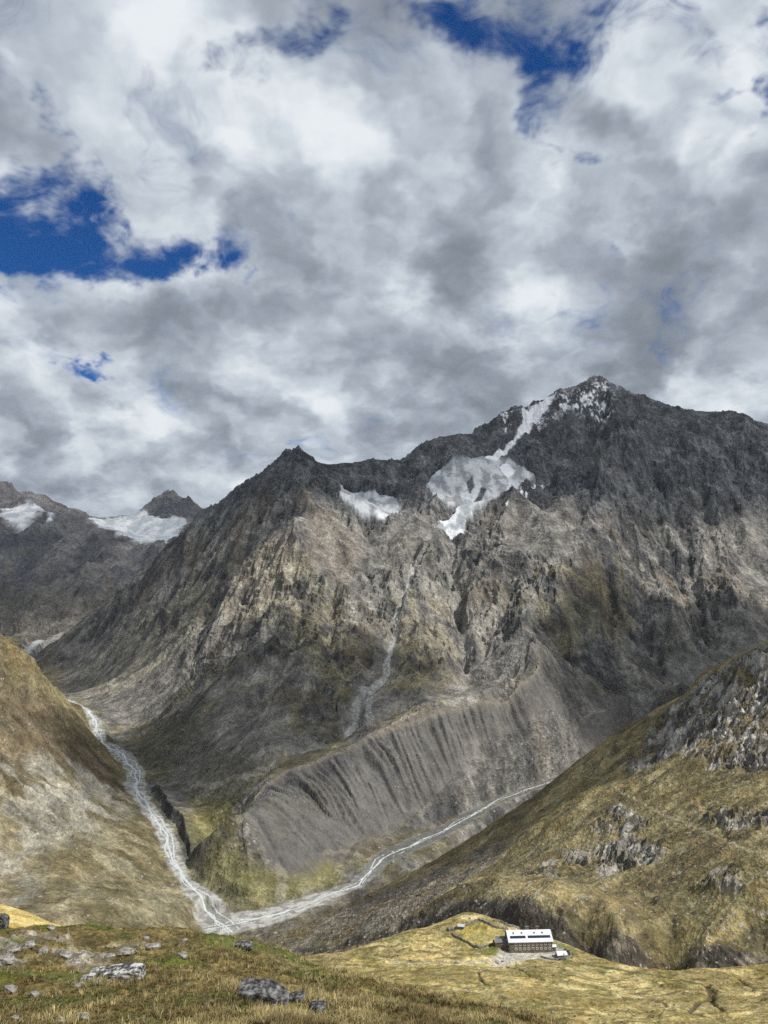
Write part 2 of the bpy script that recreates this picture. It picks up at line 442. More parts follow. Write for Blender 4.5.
# spread of bare rock: rock above, smoother rubble cones in places
scree_n = fbm(wx, wy, 420, 3, 77)
polyG = {}
def MP(pts, soft=14, w=18, seed=3):
    return inpoly(X, Y, M.line(pts), soft, (w, 90, 4, seed))
scree = np.maximum.reduce([
    MP([(300,500),(340,515),(370,545),(365,600),(330,590),(300,560)]),                        # reddish rubble under the left peak
    MP([(355,530),(400,520),(440,520),(448,540),(425,560),(395,585),(375,570)]),
    MP([(510,500),(560,500),(590,520),(560,560),(520,550),(500,530)]),
    MP([(470,640),(520,640),(545,660),(500,690),(430,705),(400,700),(430,680)]),
    MP([(400,640),(380,640),(340,720),(345,745),(375,735),(395,700)]),
    MP([(560,660),(600,690),(640,690),(700,650),(768,600),(768,660),(700,690),(620,730),(560,760),(530,700)]),
    MP([(735,520),(768,500),(768,600),(735,580)]),
    MP([(230,690),(280,700),(300,750),(230,790),(170,790),(190,730)]),
    MP([(60,645),(120,625),(185,640),(175,700),(100,712),(70,690)]),
])
rocky = np.clip(1 - .8 * scree, 0, 1)
Gn = gullies(wx, wy, GX, GY, 340, 3, 101)
Z += 34 * crag_s * Gn
gx_, gy_ = slopes(Z, ts, Ys, Tt, Y)
Gs = gullies(X, Y, gx_, gy_, 95, 4, 55, branch=1.6)
Z += 8.5 * crag_s * (.35 + .65 * rocky) * Gs
Cr = ridged(wx * 1.15, wy * .75, 150, 5, 41, .55)
Z += 17 * crag_s * rocky * (Cr - .9)
Cf = ridged(X * 1.5, Y * .8, 38, 4, 61, .6)
Z += 3.8 * crag * (.12 + .88 * rocky) * (Cf - .8)
# tilted rock beds: ledges that cross the ribs
bd = (Z + .38 * X + .22 * Y + 26 * fbm(X, Y, 210, 3, 65)) / 31.
lf = bd - np.floor(bd); Z += crag * rocky * (5.2 * (sstep(0, .78, lf) - sstep(.78, 1., lf) - .5) + 2.2 * np.sin(bd * 17)) * sstep(-.5, .4, fbm(X, Y, 160, 2, 67))
# cut gullies
wob_n = fbm(X, Y, 60, 2, 7)
def gully(pts, depth, width, seed=0):
    global Z
    d, s, _, _ = pdist(X + 8 * wob_n, Y, M.line(pts), reach=width * 4)
    g = np.exp(-(d / width) ** 2); Z -= depth * g * sstep(0, 80, s); return g
st1 = gully([(416,556),(411,580),(404,600),(398,620),(392,645),(384,668),(372,684),(360,700),(354,722)], 11, 15)
gully([(455,532),(450,560),(455,590),(462,620),(464,650),(468,680)], 26, 24, 3)
gully([(512,560),(508,590),(512,625)], 26, 20, 5)
gully([(608,560),(609,600),(610,650)], 20, 15, 6)
gully([(650,430),(652,480),(658,520),(676,560),(694,620),(702,650)], 26, 20, 8)
gully([(668,500),(690,560),(700,600)], 20, 16, 11)
gully([(640,520),(648,560),(662,600)], 16, 14, 12)
gully([(300,600),(290,640),(270,680),(250,700)], 22, 22, 14)
gully([(700,430),(702,480),(708,530),(722,580)], 22, 16, 21)
gully([(620,470),(628,520),(640,570),(645,620)], 18, 16, 22)
gully([(560,600),(562,630),(570,660)], 16, 14, 23)
gully([(340,560),(332,600),(330,650),(322,690)], 18, 18, 24)
gully([(540,420),(548,450),(560,480)], 14, 16, 25)
gully([(735,440),(728,490),(735,540)], 20, 20, 15)
gully([(230,560),(212,600),(200,640),(192,680),(180,720)], 16, 26, 16)
# moraine flutes
smw = sm + 7 * perlin(X / 70, Y / 70, 70)
fl = (.75 * (.55 - 2.1 * np.abs(perlin(smw / 21., dm / 300., 71))) + .5 * perlin(smw / 9., dm / 90., 72) + .6 * perlin(smw / 45., dm / 300., 73))
prof = np.clip(dm / 14, 0, 1) * sstep(230, 20, dm)
Z -= mor * prof * (21 * np.clip(fl + .12, -.25, 1.0) * (.45 + .55 * sstep(-.4, .4, perlin(sm / 120., dm / 900., 74) + .0018 * (sm - 300))) + 4.)
fl2 = perlin(sm2 / 13., dm2 / 200., 75)
Z += mor * 1.6 * (ridged(X, Y, 22, 4, 76) - .8)
Z -= mor2 * np.clip(dm2 / 10, 0, 1) * sstep(100, 10, dm2) * (4 * np.clip(fl2 + .2, -.3, 1.2) + 2)
Z += (1 - .7 * bed) * (1.8 * fbm(X, Y, 26, 4, 90) * (.3 + amp) + .5 * ridged(X, Y, 9, 2, 95))
# rock terraces on the spur
spur = inpoly(X, Y, M.line([(0,760),(60,755),(100,775),(130,800),(105,840),(60,850),(0,860)]), 20, (20, 80, 3, 12))
Z += spur * 5. * (ridged(X * .8 + Y * .5, Y * .9 - X * .5, 45, 4, 19) - .8)
# river beds are cut flat
for dd, vv, zz in ((d1, v1, z1), (d2, v2, z2), (d3, v3, z3)):
    k = 1 - sstep(0, 1, (dd - vv + ew * .6) / (10 + vv * .8)); Z = Z * (1 - k) + (zz + .35 * perlin(X / 6, Y / 6, 8)) * k
Z = np.where(fan > 0, Z * (1 - fan) + (np.minimum(z1, z2) + .3 * perlin(X / 6, Y / 6, 8)) * fan, Z)
# undercut cliff on the right bank
dc, sc_, _, side_c = pdist(X, Y, R1[2:9])
cl = np.where(side_c < 0, sstep(v1.max(), v1.max() + 8, dc + ew) * np.exp(-(np.clip(dc - 18, 0, None) / 45.) ** 2), 0) * sstep(20, 90, sc_) * sstep(sc_.max(), sc_.max() - 60, sc_) * (1 - bed)
Z += cl * 20
print("M relief", time.time() - T0)

gx_, gy_ = slopes(Z, ts, Ys, Tt, Y)
SL = np.sqrt(gx_ ** 2 + gy_ ** 2)
n_big = fbm(wx, wy, 260, 4, 201); n_mid = fbm(X, Y, 60, 4, 211); n_sm = fbm(X, Y, 14, 3, 221)
# bedrock
rock = lerp(C(.062, .062, .064) + 0 * X[..., None], C(.305, .292, .262), sstep(-.55, .95, n_big * .5 + n_mid * .6 + n_sm * .3))
rock = lerp(rock, C(.19, .155, .11), .4 * sstep(.1, .8, fbm(wx, wy, 180, 3, 231)))
# darker, cooler rock towards the crests
top = sstep(120, 330, Z + 60 * n_big)
rock = lerp(rock, C(.082, .088, .099) * np.exp(.6 * n_mid + .45 * n_sm)[..., None], .8 * top)
rub = lerp(C(.125, .12, .112) + 0 * X[..., None], C(.205, .195, .178), sstep(-.6, .6, n_mid))
col = lerp(rock, rub, np.clip(scree * .8 + .3 * sstep(.75, .45, SL), 0, 1))
# tall dry grass on ledges
gr = sstep(160, -120, Z + 90 * n_big) * sstep(1.15, .55, SL + .25 * n_mid) * sstep(-.35, .45, fbm(X, Y, 110, 4, 241) + .25)
gr = gr * (1 - .85 * scree) * (1 - mor)
grass_c = lerp(C(.12, .10, .052) + 0 * X[..., None], C(.165, .15, .075), sstep(-.5, .5, n_mid))
col = lerp(col, grass_c, .72 * gr)
gold = np.maximum.reduce([MP([(300,560),(345,590),(360,640),(345,690),(310,670),(290,620)]), MP([(400,590),(450,600),(465,680),(420,700),(385,690),(395,640)]),
    MP([(540,560),(620,570),(640,620),(560,640),(530,600)])])
col = lerp(col, C(.20, .175, .09), .4 * gold * sstep(.1, .5, n_mid + .4))
# reddish rubble
red = np.maximum(MP([(300,500),(330,505),(365,545),(350,585),(310,575)]), MP([(235,545),(300,570),(290,600),(240,600)]))
col = lerp(col, C(.20, .165, .13), .4 * red)
pale = MP([(205,560),(300,570),(330,590),(270,620),(180,650),(120,690),(80,700),(90,660),(150,610)], 30)
col = lerp(col, C(.27, .25, .195), .8 * pale * sstep(-.5, .3, n_mid + n_sm * .4))  # pale scree tint, strengthened to paint the left flank as sunlit
# moraine
mcol = C(.120, .116, .111) * (1 + .22 * fbm(sm, dm * .1, 9, 3, 251)[..., None])
col = lerp(col, mcol, .92 * np.clip(mor * 1.3, 0, 1)); col = lerp(col, mcol, .85 * mor2)
patch = inpoly(X, Y, M.line([(262,800),(300,785),(345,772),(335,790),(300,815),(275,835)]), 10, (10, 40, 3, 23))
col = lerp(col, C(.10, .098, .07), .35 * patch)
crest = np.exp(-(dm / 5.) ** 2) * (sm > 2); col = lerp(col, C(.24, .215, .17), .6 * crest)
# green lower left of the massif
gl = MP([(195,800),(240,790),(235,840),(262,870),(330,862),(340,880),(260,905),(215,900),(195,870)], 25)
col = lerp(col, lerp(C(.12, .115, .045) + 0 * X[..., None], C(.20, .18, .075), sstep(-.4, .6, n_mid)), .85 * gl)
dk = MP([(110,745),(150,770),(190,800),(260,790),(250,760),(200,720),(190,690),(150,730)], 20)
col = lerp(col, C(.085, .08, .062), .6 * dk)  # dark tone painted where cloud shade lies on the lower left
# spur
sp_all = (sd1 > 0) & (Y < 2080) & (X < -120)
sp_m = sp_all.astype(f32)
brown = MP([(-60,600),(0,650),(60,695),(95,730),(140,790),(110,790),(60,760),(0,775),(-60,780)], 25)
col = lerp(col, lerp(C(.125, .105, .060) + 0 * X[..., None], C(.215, .185, .115), sstep(-.4, .6, n_mid + n_big * .5)), sp_m * .9)
col = lerp(col, C(.12, .095, .058) * (1 + .3 * n_mid[..., None]), sp_m * .8 * brown)
col = lerp(col, C(.30, .25, .12), sp_m * .35 * MP([(0,645),(20,655),(60,690),(110,725),(150,790),(120,775),(80,735),(45,700),(0,665)], 18))
col = lerp(col, lerp(C(.23, .225, .195) + 0 * X[..., None], C(.36, .34, .28), sstep(-.3, .5, n_mid)), sp_m * .75 * sstep(-.2, .3, fbm(X, Y, 50, 4, 271) + .3) * np.maximum(spur, MP([(0,800),(50,840),(30,900),(0,910)], 20)))
low = MP([(40,870),(100,820),(150,830),(185,880),(205,930),(60,935)], 25)
col = lerp(col, lerp(C(.145, .125, .07) + 0 * X[..., None], C(.26, .23, .15), sstep(-.4, .5, n_mid + n_sm * .4)), sp_m * .8 * low)
# mountain torrents and pale stony streaks
def streak(pts, w, c, k, seed=1):
    global col
    d, s, _, _ = pdist(X + 6 * wob_n, Y, M.line(pts), reach=w * 4); col = lerp(col, c, k * (1 - sstep(w * .5, w, d + 2 * n_sm)))
streak([(416,556),(411,580),(404,600),(398,620),(392,645),(384,668),(372,684),(368,700),(372,725)], 9, C(.33, .33, .32), .85)
streak([(384,668),(366,682),(356,700),(354,715),(345,735)], 9, C(.31, .31, .30), .75, 5)
streak([(452,540),(451,560),(456,590)], 12, C(.26, .255, .24), .6)
streak([(560,545),(540,580),(520,620)], 14, C(.24, .235, .22), .45)
streak([(345,520),(370,560),(380,600)], 14, C(.24, .235, .22), .45)
streak([(470,610),(466,650),(462,690)], 14, C(.27, .26, .24), .5)
streak([(270,700),(262,720),(242,745)], 8, C(.24, .23, .21), .6)
streak([(192,790),(240,775),(275,760),(290,755)], 8, C(.24, .22, .18), .6)
streak([(682,560),(690,590),(699,632)], 7, C(.27, .25, .22), .6)
streak([(745,640),(700,690),(690,700)], 9, C(.19, .18, .16), .6)
streak([(282,865),(285,885),(283,895)], 8, C(.27, .25, .2), .5)
streak([(325,852),(345,850),(360,852)], 5, C(.26, .24, .19), .4)
# gravel
grav = lerp(C(.22, .215, .20) + 0 * X[..., None], C(.38, .375, .35), sstep(-.4, .4, n_sm + .3 * n_mid))
bedc = bed * (1 - .55 * sstep(1500, 1300, 0 * Y + Y) * 0)
col = lerp(col, grav, np.clip(bed, 0, 1))
midriv = sstep(120, 300, s2) * (r2 > 0)
col = lerp(col, C(.105, .10, .093), .9 * midriv * np.clip(bed, 0, 1))
col = lerp(col, C(.06, .058, .055), .8 * np.clip(cl * 1.6, 0, 1) * sstep(.6, 1., SL))  # undercut cliff: shade of its river-side face put into the colour
# summer snow and ice
hole = np.maximum(MP([(466,484),(472,476),(474,486),(470,494)], 4, 4), MP([(474,502),(482,488),(486,490),(482,500)], 4, 5))
ice = ice * (1 - hole)
snow = np.maximum.reduce([
    inpoly(X, Y, M.line([(486,458),(500,450),(522,428),(522,410),(545,398),(556,396),(548,406),(535,422),(520,440),(505,455),(496,462)]), 5, (10, 50, 4, 305)),
    MP([(498,468),(506,464),(516,472),(508,478)], 4, 5),
    MP([(545,400),(600,380),(612,384),(608,420),(585,425),(570,410),(552,415),(530,430)], 30, 30) * sstep(.15, .75, n_sm * .8 + n_mid * .8 + .15),
    MP([(500,412),(545,398),(522,425),(505,430)], 10, 20) * sstep(.3, .7, n_sm + n_mid * .7),
    MP([(560,470),(530,490),(500,520),(515,495),(530,478)], 5, 10) * sstep(.4, .7, n_sm + n_mid + .2)])
icec = lerp(C(.26, .28, .30) + 0 * X[..., None], C(.56, .585, .61), sstep(-.3, .5, fbm(X, Y * .35, 40, 4, 311) + .2))
icec = lerp(icec, C(.20, .20, .20), .7 * sstep(.2, .7, fbm(X, Y, 70, 4, 315)))
Z += ice * 5 - 2.2 * ice * sstep(.55, .9, ridged(X * .5, Y * 1.6, 34, 3, 317))
col = lerp(col, icec, ice); col = lerp(col, C(.82, .84, .87), snow)
iceall = np.maximum(ice, snow)
# running water: braided threads
def braid(S, sd, D, v, seed, k=1.):
    out = 0
    for q, (o, a, wl, w) in enumerate(((0, .45, 70, 2.2), (.25, .5, 45, 1.3), (-.35, .45, 55, 1.1))):
        off = v * (o + a * perlin(S / wl, 0 * S + 3.3 * q, seed + q))
        out = np.maximum(out, 1 - sstep(w * .5 * k, w * k, np.abs(sd - off) + .5 * np.abs(n_sm)))
    return out
wat = np.maximum.reduce([braid(s1, sd1, d1, v1, 401, .9) * (d1 < v1), braid(s2, sd2, d2, v2 * .85, 411, .68) * (d2 < v2), braid(s3, sd3, d3, v3, 421, 2.5) * (d3 < v3)])
V = np.stack([X, Y, Z], -1).reshape(-1, 3); Cc = col.reshape(-1, 3)
F = grid_faces(len(Ys), len(ts))
def fmean(a): a = a.reshape(-1); return a[F].mean(1)
fw, fi, fb, fm = fmean(wat), fmean(iceall), fmean(bed), fmean(np.maximum(mor, mor2 * .9))
fsp = fmean(sp_m)
lab = np.zeros(len(F), np.int8)
lab[fsp > .5] = 4; lab[fm > .4] = 3; lab[fb > .5] = 2; lab[fi > .5] = 1; lab[fw > .45] = 5
m_far = land_mat("mountain_rock", (30., 9., 3.4), var=.46, bump=.5, stones=((7., .10, (.30, .28, .25)),))
m_ice = land_mat("glacier_ice", (40., 12.), var=.08, bump=.15, rough=.6, spec=.3, hue=.0)
m_mor = land_mat("moraine_rubble", (22., 7., 3.), var=.20, bump=.3, hue=.02, stones=((5., .08, (.24, .23, .21)),))
m_bed = land_mat("river_gravel", (9., 3., 1.5), var=.18, bump=.25, hue=.02)
m_wat, nt, bs = new_mat("glacial_water")
bs.inputs["Base Color"].default_value = (.50, .54, .54, 1); bs.inputs["Roughness"].default_value = .25
nz = node(nt, "ShaderNodeTexNoise", i_Scale=.6, i_Detail=4.); tcn = node(nt, "ShaderNodeTexCoord"); nt.links.new(tcn.outputs["Object"], nz.inputs["Vector"])
bn = node(nt, "ShaderNodeBump", i_Strength=.8, i_Distance=.5); nt.links.new(nz.outputs[0], bn.inputs["Height"]); nt.links.new(bn.outputs[0], bs.inputs["Normal"])
for i, (nm, mt) in enumerate((("mountain", m_far), ("glacier", m_ice), ("river_bed", m_bed), ("moraine", m_mor), ("valley_hillside", m_far), ("river", m_wat))):
    o = sub_mesh(nm, V, F, lab == i, mt, Cc); tag(o, kind="structure")
    if o and nm == "river": o["label"] = "milky braided glacier river winding along the gravel valley floor"
M_Z, M_ts, M_Ys = Z, ts, Ys
print("M done", time.time() - T0)

# ================================================================== FAR RANGE
SKY_F = L3((-260,470,8200),(-120,500,8000),(-40,492,7800),(0,487,7600),(12,484,7600),(20,491,7600),(34,492,7560),(45,498,7500),(64,508,7400),(88,516,7800),(120,515,8000),(142,513,8000),(150,508,7900),(160,500,7880),(171,493,7800),(179,498,7750),(184,502,7740),(189,499,7720),(195,505,7700),(202,508,7700),(240,540,7600),(330,600,7000))
lines_F = [SKY_F, drop(SKY_F, 900, 500), drop(SKY_F, 2200, 900),
    L3((64,508,7400),(80,517,7000),(110,530,6600),(135,545,6200),(150,555,5800)),
    L3((100,520,7600),(130,532,7200),(160,540,6900)), L3((95,517,7750),(140,517,7900)),
    L3((0,525,6700),(40,520,6800),(60,525,6700)), L3((0,506,7200),(40,507,7200)),
    L3((0,560,6100),(50,560,6000),(100,565,5700),(130,570,5400)), L3((0,600,5400),(50,605,5200),(100,600,5000)),
    L3((0,630,4900),(40,630,4700),(70,625,4600)), L3((0,645,4500),(28,640,4350),(60,635,4400)),
    L3((-150,560,6600),(-150,620,5200),(-150,650,4300)), [(-2600., 3700., -350.), (-2000., 3700., -372.), (-1200., 3700., -360.)],
    L3((190,540,6800),(180,580,5800)), L3((330,660,5000)),
    # gullies
    L3((70,560,5900),(95,590,5200)), L3((30,580,5750),(60,610,5000)),
]
S = Surf(lines_F, c=60., dens=300., y0=3900., y1=9000.)
ts = np.concatenate([np.linspace(-.95, -.53, 40, endpoint=False), np.linspace(-.53, -.2, 520, endpoint=False), np.linspace(-.2, .1, 60)])
Ys = np.concatenate([np.geomspace(3750, 8100, 660, endpoint=False), np.linspace(8100, 10500, 40)])
Tt, X, Y = land_grid(ts, Ys)
Z, GX, GY = S.grid(ts, Ys)
st = sstep(.05, .35, np.hypot(GX, GY)); skyd, _, _, _ = pdist(X, Y, SKY_F)
def FP(pts, soft=40, w=60): return inpoly(X, Y, S.line(pts), soft, (w, 200, 4, 531))
ic = np.maximum.reduce([FP([(84,518),(120,514),(148,512),(170,517),(186,523),(176,538),(140,541),(118,533),(100,526)]), FP([(0,506),(40,506),(45,512),(30,518),(20,525),(0,522)]),
    FP([(160,536),(172,536),(166,545)], 20, 20), FP([(48,510),(54,512),(52,522),(47,518)], 20, 20)])
k = st * (.6 + .4 * sstep(0, 500, skyd)) * (1 - .8 * ic)
Z += k * 45 * gullies(X, Y, GX, GY, 620, 4, 501) + k * 60 * (ridged(X, Y, 420, 5, 511) - .9) + 8 * fbm(X, Y, 70, 3, 515)
gx_, gy_ = slopes(Z, ts, Ys, Tt, Y); SL = np.hypot(gx_, gy_)
n_big = fbm(X, Y, 600, 4, 521); n_mid = fbm(X, Y, 150, 4, 525)
col = lerp(C(.085, .086, .096) + 0 * X[..., None], C(.20, .19, .185), sstep(-.5, .5, n_big))  # rock tone lightened and cooled to stand for distance haze
col = lerp(col, C(.115, .10, .065), .5 * sstep(50, -250, Z + 100 * n_mid))
col = lerp(col, C(.20, .17, .13), .4 * sstep(.4, .9, n_mid))
col = lerp(col, lerp(C(.5, .53, .56) + 0 * X[..., None], C(.8, .8, .8), sstep(-.4, .4, n_mid)), ic)
bedf = FP([(5,655),(20,650),(40,640),(66,633),(55,640),(40,650),(25,660),(5,664)], 20, 20)
col = lerp(col, C(.26, .25, .23), bedf * .8)
V = np.stack([X, Y, Z], -1).reshape(-1, 3); F = grid_faces(len(Ys), len(ts)); ff = ic.reshape(-1)[F].mean(1)
m_range = land_mat("far_range_rock", (90., 26., 9.), var=.42, bump=.6)
tag(sub_mesh("far_mountain", V, F, ff <= .5, m_range, col.reshape(-1, 3)), kind="structure")
tag(sub_mesh("far_glacier", V, F, ff > .5, m_ice, col.reshape(-1, 3)), kind="structure")
print("F done", time.time() - T0)
class Grid:
    """height lookup on a built landform"""
    def __init__(s, Z, ts, Ys): s.Z, s.ts, s.Ys = Z, ts, Ys
    def __call__(s, x, y):
        t = x / y; j = int(np.clip(np.searchsorted(s.ts, t) - 1, 0, len(s.ts) - 2)); i = int(np.clip(np.searchsorted(s.Ys, y) - 1, 0, len(s.Ys) - 2))
        u = (t - s.ts[j]) / (s.ts[j + 1] - s.ts[j]); v = (y - s.Ys[i]) / (s.Ys[i + 1] - s.Ys[i])
        u, v = np.clip(u, 0, 1), np.clip(v, 0, 1); Z = s.Z
        return float((Z[i, j] * (1 - u) + Z[i, j + 1] * u) * (1 - v) + (Z[i + 1, j] * (1 - u) + Z[i + 1, j + 1] * u) * v)
    def hit(s, px, py, lo=None, hi=None):
        t, sl = ray(px, py); YY = s.Ys if lo is None else np.linspace(lo, hi, 900)
        j = int(np.clip(np.searchsorted(s.ts, t) - 1, 0, len(s.ts) - 2)); u = (t - s.ts[j]) / (s.ts[j + 1] - s.ts[j])
        zc = s.Z[:, j] * (1 - u) + s.Z[:, j + 1] * u; z = np.interp(YY, s.Ys, zc); d = sl * YY - z
        k = np.nonzero((d[:-1] > 0) & (d[1:] <= 0))[0]
        i = k[0] if len(k) else int(np.argmin(np.abs(d)))
        a = d[i] / (d[i] - d[min(i + 1, len(d) - 1)] + 1e-9) if len(k) else 0
        yy = YY[i] + (YY[min(i + 1, len(YY) - 1)] - YY[i]) * a
        return np.array((t * yy, yy, float(np.interp(yy, s.Ys, zc))))
    def line(s, pts, n=5):
        out = []
        for a, b in zip(pts[:-1], pts[1:]):
            out += [s.hit(a[0] + (b[0] - a[0]) * k / n, a[1] + (b[1] - a[1]) * k / n)[:2] for k in range(n)]
        return np.array(out + [s.hit(*pts[-1])[:2]])
# ================================================================== RIGHT HILLSIDE
SKY_R = L3((900,555,800),(830,600,850),(768,640,900),(740,655,915),(712,668,930),(700,675,936),(690,690,945),(660,707,965),(620,730,990),(590,752,1010),(560,775,1025),(540,792,1035),(500,818,1050),(460,845,1060),(420,868,1065),(380,889,1060),(340,909,1050),(300,926,1030),(268,938,1000))
BASE_R = L3((250,955,820),(290,952,760),(330,950,690),(365,940,650),(400,930,620),(440,915,590),(480,910,535),(500,918,508),(530,929,478),(560,940,462),(600,955,450),(640,966,438),(700,967,425),(768,964,415),(860,960,400),(960,960,390))
TOP_R = L3((330,936,740),(365,925,690),(400,912,655),(430,900,640),(480,889,558),(530,900,492),(560,903,480),(600,922,462),(640,938,450),(700,944,437),(768,942,427),(860,930,410))
GORGE = [(-330., 700., -405.), (-150., 640., -355.), (-10., 560., -300.), (60., 490., -245.), (110., 452., -228.), (150., 437., -224.), (200., 420., -222.), (260., 402., -216.), (340., 390., -205.)]
lines_R = [SKY_R, drop(SKY_R, 150, 75), drop(SKY_R, 400, 240), BASE_R, TOP_R, GORGE,
    L3((768,700,760),(720,720,800),(690,740,830),(650,760,865)),
    L3((768,800,560),(700,800,640),(650,800,710),(600,800,800),(560,812,860)),
    L3((768,860,465),(700,860,520),(650,860,590),(600,860,630),(550,850,740),(500,855,880)),
    L3((768,900,440),(700,905,468),(650,900,500),(600,890,545),(560,880,590),(550,885,570)),
    L3((500,880,640),(450,880,850),(400,900,880),(350,925,880),(300,940,900)),
    L3((622,793,780),(560,815,820),(500,845,920)), L3((860,700,700),(960,760,560)),
    [(700., 950., 120.), (760., 650., 60.)],
]
S = Surf(lines_R, c=9., dens=42., y0=400., y1=1060.); RS = S
ts = np.concatenate([np.linspace(-.45, -.2, 80, endpoint=False), np.linspace(-.2, .52, 1250, endpoint=False), np.linspace(.52, .95, 60)])
Ys = np.concatenate([np.geomspace(392, 1050, 900, endpoint=False), np.linspace(1050, 1420, 60)])
Tt, X, Y = land_grid(ts, Ys)
Z, GX, GY = S.grid(ts, Ys)
GS = np.hypot(GX, GY)
wx = X + 18 * fbm(X, Y, 90, 3, 605); wy = Y + 18 * fbm(X, Y, 90, 3, 609)
def RP(pts, soft=5, w=7, seed=613): return inpoly(X, Y, S.line(pts), soft, (w, 28, 4, seed))
crags = np.maximum.reduce([
    RP([(768,645),(735,662),(705,675),(690,695),(668,712),(650,735),(640,752),(665,760),(700,752),(712,768),(768,772),(830,770),(830,600)]),
    RP([(625,760),(650,752),(668,757),(650,770),(628,775)]),
    RP([(590,812),(620,808),(650,818),(640,832),(600,832)]), RP([(598,845),(640,838),(672,848),(662,862),(632,868),(600,880),(594,868)]),
    RP([(700,815),(740,808),(760,822),(735,830),(705,826)], 3, 5) * .8, RP([(560,850),(585,845),(590,862),(565,868)], 3, 5) * .8, RP([(690,880),(730,872),(740,888),(700,892)], 3, 5) * .8, RP([(530,870),(560,862),(555,880)], 3, 5) * .7,
    RP([(757,815),(775,812),(775,830),(760,830)], 3, 3)])
cliff_d, cs, _, cside = pdist(X, Y, BASE_R)
cwid = 13 + 8 * perlin(cs / 60., 0 * cs, 621)
lowc = sstep(1, 0, np.clip(cliff_d / cwid, 0, 1)) * (cside > -8) * sstep(1100, 200, 0 * X)
leftrib = RP([(270,940),(330,912),(400,885),(470,850),(520,830),(505,850),(460,885),(430,905),(400,925),(350,945),(300,955)], 10, 12)
skyd, _, _, _ = pdist(X, Y, SKY_R)
kk = .3 + .7 * sstep(0, 50, skyd)
Z += kk * 3.4 * (1 - .6 * np.exp(-cliff_d / 40)) * gullies(wx, wy, GX, GY, 60, 4, 631) * sstep(.1, .35, GS)
Z += kk * crags * (4.5 * (ridged(wx * .5 + wy * .9, wy * 1.1 - wx * .8, 30, 5, 641, .6) - .75) + 2.4 * (ridged(wx * .35 + wy * .5, wy * 1.1 - wx * 1.1, 12, 4, 643, .6) - .6))
Z += lowc * 4.5 * (ridged(wx, wy * .5, 22, 5, 651, .6) - .2) * (.35 + .65 * sstep(520, 640, cs))
Z += leftrib * 1.5 * (ridged(wx + .5 * wy, wy * .6, 40, 5, 655, .55) - .8)
Z += 1.1 * fbm(X, Y, 18, 4, 661) + .35 * ridged(X, Y, 5, 3, 665)
_st = np.minimum(0, -2. * np.exp(-(pdist(X, Y, S.line([(700,800),(715,815),(722,830),(725,840)]))[0] / 3) ** 2)); Z += _st
gx_, gy_ = slopes(Z, ts, Ys, Tt, Y); SL = np.hypot(gx_, gy_)
n_big = fbm(wx, wy, 70, 4, 671); n_mid = fbm(X, Y, 18, 4, 675); n_sm = fbm(X, Y, 5, 3, 679)
col = lerp(C(.14, .116, .062) + 0 * X[..., None], C(.285, .235, .118), sstep(-.5, .6, n_big + .4 * n_mid))
col = lerp(col, C(.155, .14, .065), .35 * sstep(.0, .6, fbm(wx, wy, 55, 4, 683)))
col = lerp(col, C(.17, .135, .075), .5 * sstep(.2, .8, fbm(wx, wy, 90, 3, 687)))
col = lerp(col, C(.085, .075, .045), .7 * sstep(.25, .6, fbm(wx * .7, wy * 1.5, 24, 4, 689)))
col = lerp(col, C(.31, .25, .115), .6 * RP([(480,850),(540,815),(600,783),(625,775),(660,785),(600,800),(545,830),(500,860),(450,885),(440,878)], 8, 10) * sstep(-.3, .3, n_mid))
rockc = lerp(C(.085, .083, .078) + 0 * X[..., None], C(.36, .34, .305), sstep(-.4, .7, n_mid * .9 + n_sm * .45))
col = lerp(col, rockc, np.clip(crags * sstep(-.12, .22, n_mid * .8 + .5 * n_big + .5 * (SL - .7)), 0, 1))
col = lerp(col, lerp(C(.10, .09, .075) + 0 * X[..., None], C(.20, .18, .15), sstep(-.4, .6, n_sm + n_mid * .5)), leftrib * .85 * sstep(-.5, .3, n_big + .2))
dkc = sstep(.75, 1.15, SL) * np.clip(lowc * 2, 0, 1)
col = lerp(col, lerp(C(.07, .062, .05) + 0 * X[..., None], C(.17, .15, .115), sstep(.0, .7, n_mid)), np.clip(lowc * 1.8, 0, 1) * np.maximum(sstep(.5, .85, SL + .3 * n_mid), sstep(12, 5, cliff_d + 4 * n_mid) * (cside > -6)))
# loose stones in the turf
sto = sstep(.55, .72, perlin(X / 1.7, Y / 2.4, 691) * .9 + .35 * n_big + .1 * n_mid)
col = lerp(col, C(.34, .32, .28), .8 * sto * (1 - crags))
RG = Grid(Z, ts, Ys)
dt, _, _, _ = pdist(X, Y, RG.line([(612,785),(622,792),(638,801),(656,811),(672,818),(690,824),(712,834),(735,845),(752,852),(790,866)]))
col = lerp(col, C(.34, .29, .20), .7 * (1 - sstep(.7, 1.3, dt + .3 * n_sm)))
V = np.stack([X, Y, Z], -1).reshape(-1, 3); F = grid_faces(len(Ys), len(ts))
m_hill = land_mat("alpine_turf_slope", (9., 3., 1.2), var=.42, bump=.42, stones=((2.6, .20, (.36, .34, .30)), (5., .05, (.30, .285, .25)), (4., .06, (.05, .045, .035))))
trk = (dt < 1.2).reshape(-1)[F].mean(1)
tag(sub_mesh("hillside", V, F, trk <= .5, m_hill, col.reshape(-1, 3)), kind="structure")
tag(sub_mesh("hill_path", V, F, trk > .5, m_hill, col.reshape(-1, 3)), kind="structure")
R_Z, R_ts, R_Ys = Z, ts, Ys
print("R done", time.time() - T0)

